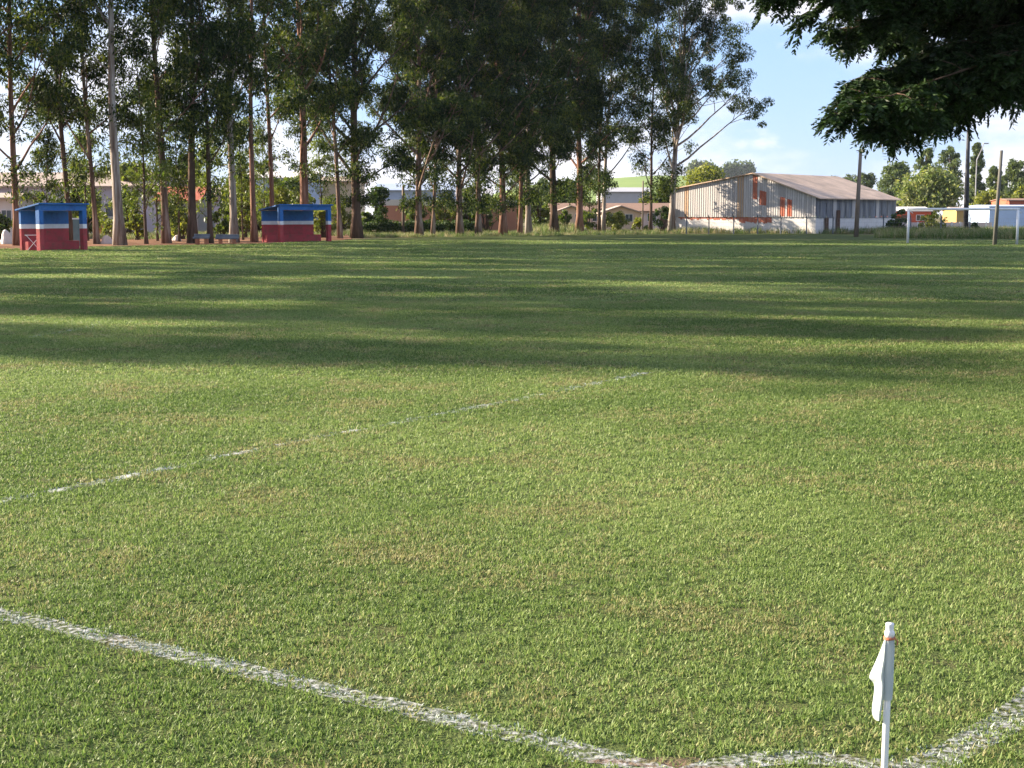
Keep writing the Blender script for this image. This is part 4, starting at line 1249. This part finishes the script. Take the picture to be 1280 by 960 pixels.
# ================================================================ DUGOUTS
def dugout(label, fl, L, D, dirf, dirb, hf, hb):
    fl = Vector(fl); t = thing('dugout', label, 'dugout', fl, 'team dugouts beside the field')
    df = Vector((dirf[0], dirf[1], 0)).normalized(); db = Vector((dirb[0], dirb[1], 0)).normalized()
    Z = Vector((0, 0, 1))
    bands = [(0, .47, 'red'), (.47, .565, 'white'), (.565, 1.0, 'blue')]
    pw = 0.26
    def frame(q0): return [q0, q0 + df * pw, q0 + df * pw + db * pw, q0 + db * pw]
    for q in (fl, fl + df * (L - pw)):
        m = MB()
        for a, b, c in bands:
            z1 = hf * b if b < 1 else hf - .34
            m.prism([p + Z * hf * a for p in frame(q)], Z * (z1 - hf * a), {'red': 0, 'white': 1, 'blue': 2}[c])
        m.build('pillar', [M['red'], M['white'], M['blue']], t)
    m = MB(); m.prism([fl + Z * (hf - .338), fl + df * L + Z * (hf - .338), fl + df * L + db * pw + Z * (hf - .338), fl + db * pw + Z * (hf - .338)], Z * .30)
    m.build('beam', M['blue'], t)
    m = MB()
    bl = fl + db * D
    Lb = L * 1.0
    for a, b, c in bands:
        z1 = hf * b if b < 1 else hb - .01
        m.prism([bl + Z * hf * a, bl + df * Lb + Z * hf * a, bl + df * Lb + db * .14 + Z * hf * a, bl + db * .14 + Z * hf * a], Z * (z1 - hf * a), {'red': 0, 'white': 1, 'blue': 2}[c])
    m.build('back_wall', [M['red'], M['white'], M['blue']], t)
    m = MB()
    f0 = fl - df * .10 - db * .12 + Z * (hf - .035); f1 = fl + df * (L + .10) - db * .12 + Z * (hf - .035)
    b0 = bl - df * .10 + db * .3 + Z * hb; b1 = bl + df * (L + .10) + db * .3 + Z * hb
    m.prism([f0, f1, b1, b0], Z * .07)
    m.build('roof', M['blue'], t)
    m = MB()
    q = bl - db * .42 + df * .05
    m.prism([q, q + df * (L + .25), q + df * (L + .25) + db * .40, q + db * .40], Z * .46)
    m.build('bench', M['red'], t)
    return t, fl, df, db
dug1, f1_, df1, db1 = dugout('left dugout, blue white and red, with a white trestle inside', gnd(50.5, 314), 3.0, 1.35, (.53, .85), (-.85, .53), 2.33, 1.98)
dug2, f2_, df2, db2 = dugout('right dugout, blue white and red, in front of the thick red trunk', gnd(350.5, 303.2), 3.95, 2.1, (.75, .66), (-.66, .75), 2.42, 2.05)
# white trestle inside the left dugout
c = f1_ + db1 * .62 + df1 * .12
tt = thing('trestle', 'folded white metal trestle frame standing in the left dugout', 'trestle', c)
Z = Vector((0, 0, 1)); side_ = Vector((1, 0, 0))
m = MB(); m.tube([c - side_ * .42 + Z * .78, c + side_ * .42 + Z * .78], .017, 6); m.build('top_rail', M['white'], tt)
for a, b in ((-.34, .34), (.34, -.34)):
    m = MB(); m.tube([c + side_ * a + Z * .77 + Vector((0, .03 if a > 0 else -.03, 0)), c + side_ * b + Vector((0, .03 if a > 0 else -.03, 0))], .015, 6); m.build('leg', M['white'], tt)
# grey green cabinet beside the left dugout
q = gnd(92, 308.5); ct = thing('cabinet', 'grey green metal cabinet with a pale top behind the left dugout', 'cabinet', q)
Mx = Matrix.Translation(q) @ Matrix.Rotation(.25, 4, 'Z')
M['greygreen'] = surf_mat('greygreen_paint', (0.15, 0.19, 0.19), (0.11, 0.15, 0.15), 0.6, nscale=2)
m = MB(); m.box((0, 0, 0), (.72, .5, 1.52), M=Mx); m.build('body', M['greygreen'], ct)
m = MB(); m.box((-.03, -.03, 1.522), (.75, .53, 1.60), M=Mx); m.build('top', M['palewhite_wall'], ct)
m = MB(); m.box((.04, -.03, .08), (.68, -.003, 1.46), M=Mx); m.build('door', M['greygreen'], ct)
m = MB(); m.tube([Mx @ Vector((.60, -.05, .7)), Mx @ Vector((.60, -.05, .95))], .015, 6); m.build('handle', M['metal'], ct)

# ================================================================ BENCHES, STONES
def bench(label, x0, x1, y, hpx):
    a = gnd(x0, y); s = a.y / F; L = (x1 - x0) * s; H = hpx * s
    t = thing('bench', label, 'bench', a, 'low concrete benches under the trees')
    Mx = Matrix.Translation(a) @ Matrix.Rotation(random.uniform(-.15, .15), 4, 'Z')
    m = MB(); m.box((0, 0, H - .12), (L, .45, H), M=Mx); m.build('seat', M['dkconcrete'], t, bevel=.015)
    m = MB(); m.box((-.02, .46, H - .05), (L + .02, .54, H + .16), M=Mx); m.build('backrest', M['dkconcrete'], t, bevel=.015)
    for u in (.14, .74):
        m = MB(); m.box((L * u, .06, 0), (L * u + .2, .38, H - .122), M=Mx); m.build('leg', M['brick'], t)
bench('shorter dark concrete bench on brick legs, before the very dark trunk', 241, 260, 306, 10)
bench('longer dark concrete bench on brick legs, before the pale peeling trunk', 269, 297, 305.5, 9)
def stone(label, x, y, wpx, hpx, mat, cat='stone', name='stone'):
    b = gnd(x, y); s = b.y / F
    bm = bmesh.new(); bmesh.ops.create_icosphere(bm, subdivisions=3, radius=1)
    for v in bm.verts:
        n = 1 + .12 * math.sin(v.co.x * 4 + x) + .10 * math.sin(v.co.y * 5 + 2) + .05 * math.sin(v.co.z * 9)
        v.co = Vector((v.co.x * wpx * s / 2, v.co.y * wpx * s / 2.4, v.co.z * hpx * s)) * n
    me = bpy.data.meshes.new(name); bm.to_mesh(me); bm.free(); me.materials.append(mat)
    me.polygons.foreach_set('use_smooth', [True] * len(me.polygons))
    o = bpy.data.objects.new(name, me); o.location = b; COL.objects.link(o)
    return tag(o, label, cat)
stone('pale rounded boulder left of the thick pale trunk', 134, 305, 17, 9, M['pink_wall'])
stone('white rounded lump standing in for a parked car, left of the left dugout', 9, 305, 16, 15, M['palewhite_wall'])  # plain white lump added in place of a half-hidden parked car
stone('flat pinkish stone behind the whitish trunk', 221, 301, 12, 6, M['pink_wall'])
# wooden crates and board far behind the left trees
t = thing('plank_fence', 'short orange plank fence and white board seen right of the slender trunk', 'fence', gnd(134, 294))
b0 = gnd(124, 294); s = b0.y / F
for i in range(4):
    m = MB(); m.box((i * .42, 0, 0), (i * .42 + .36, .04, 1.15), M=Matrix.Translation(b0)); m.build('plank', M['orangewood'], t)
m = MB(); m.box((1.75, -.02, .05), (2.5, .03, 1.2), M=Matrix.Translation(b0)); m.build('board', M['palewhite_wall'], t)
for x in (-.1, 1.7, 2.6):
    m = MB(); m.tube([b0 + Vector((x, -.06, -.05)), b0 + Vector((x, -.06, 1.4))], .05, 6); m.build('post', M['wood'], t)

# ================================================================ CORNER FLAG
fb = gnd(1103.5, 1016)
Yf = fb.y
tp = at(1112.5, 779, Yf)
ft = thing('corner_flag', 'small white corner flag hanging limp on a thin white pole', 'flag', fb)
m = MB()
ax = (tp - fb)
r = 0.0105
m.tube([fb - ax * .08, fb, fb + ax * .5, fb + ax * .93], [r, r, r, r], 16); m.build('pole', M['pvc'], ft, smooth=True)
m = MB()
prof = [(.925, .0125), (.94, .0150), (.952, .0155), (.962, .0130), (.966, .0118), (.985, .0120), (.996, .0126), (1.0, .0118)]
m.tube([fb + ax * q for q, _ in prof], [x for _, x in prof], 16); m.build('cap', M['pvc'], ft, smooth=True)
m = MB()
q0 = .928
for k in range(3):
    c = fb + ax * (q0 - .004 * k)
    ring_ = [c + Vector((math.cos(a), math.sin(a), .08 * math.sin(a + k))) * .0155 for a in np.linspace(0, 6.283, 17)]
    m.tube(ring_, .0022, 5, cap=False)
m.tube([fb + ax * q0 + Vector((.013, -.008, 0)), fb + ax * q0 + Vector((.022, -.012, -.010)), fb + ax * q0 + Vector((.020, -.012, -.022))], .0018, 5)
m.build('string', M['string'], ft)
# sleeve round the pole
def px_at(x, y, dy=0.0): return at(x, y, Yf + dy)
m = MB()
zs = [(796, .0145), (810, .0165), (830, .0160), (850, .0165), (866, .0158), (873, .0150)]
pts_ = []
for y, rr in zs:
    q = (1016 - y) / (1016 - 779)
    pts_.append(fb + ax * q)
m.tube(pts_, [z[1] for z in zs], 18, cap=False); m.build('sleeve', M['cloth'], ft, smooth=True)
# limp cloth: rows from top to bottom, each with inner edge (at the pole) and outer edge, folded in depth
rows = [  # y, inner x, outer x at that height (photo), fold depth
 (797, 1107.5, 1105.5, .004), (808, 1107.5, 1101.5, .008), (820, 1107.2, 1096.5, .012), (832, 1106.8, 1091.0, .016), (842, 1106.3, 1087.0, .018), (848, 1106.2, 1085.8, .018),
 (851, 1106.0, 1089.5, .018), (855, 1105.8, 1093.0, .017), (864, 1105.2, 1092.5, .016), (874, 1104.2, 1091.2, .015), (884, 1103.0, 1089.6, .013), (892, 1101.8, 1089.6, .012), (898, 1100.6, 1091.8, .010), (901.5, 1099.5, 1095.5, .008)]
nc = 15
vs, fs = [], []
for y, xi, xo, dp in rows:
    for j in range(nc + 1):
        u = j / nc
        x = xi + (xo - xi) * u
        dy = -.016 * math.sin(min(1, u / .42) * math.pi) * (dp / .018) + .075 * max(0, u - .30) ** 1.1 + .003 * math.sin(u * 9 + y * .12)
        vs.append(at(x, y + 2.0 * u * (1 if y < 840 else 0), Yf + dy - .004))
for i in range(len(rows) - 1):
    for j in range(nc):
        k = i * (nc + 1) + j; fs.append((k, k + 1, k + nc + 2, k + nc + 1))
me = bpy.data.meshes.new('cloth'); inv = Matrix.Translation(fb).inverted()
me.from_pydata([tuple(inv @ v) for v in vs], [], fs); me.materials.append(M['cloth'])
me.polygons.foreach_set('use_smooth', [True] * len(me.polygons))
o = bpy.data.objects.new('cloth', me); COL.objects.link(o); o.parent = ft
sd = o.modifiers.new('thickness', 'SOLIDIFY'); sd.thickness = .0016
ss = o.modifiers.new('smooth', 'SUBSURF'); ss.levels = 1; ss.render_levels = 2

# ================================================================ AIR
m_, nt_, out_ = new_mat('haze_air')
pv = N(nt_, 'ShaderNodeVolumePrincipled')
pv.inputs['Color'].default_value = (0.80, 0.88, 1.0, 1)
pv.inputs['Density'].default_value = 0.00008
pv.inputs['Anisotropy'].default_value = 0.2
nt_.links.new(pv.outputs['Volume'], out_.inputs['Volume'])
m = MB(); m.box((-5200, -400, -3), (5200, 6200, 52))
hzo = tag(m.build('haze', m_), kind='stuff')
SC.cycles.volume_bounces = 0
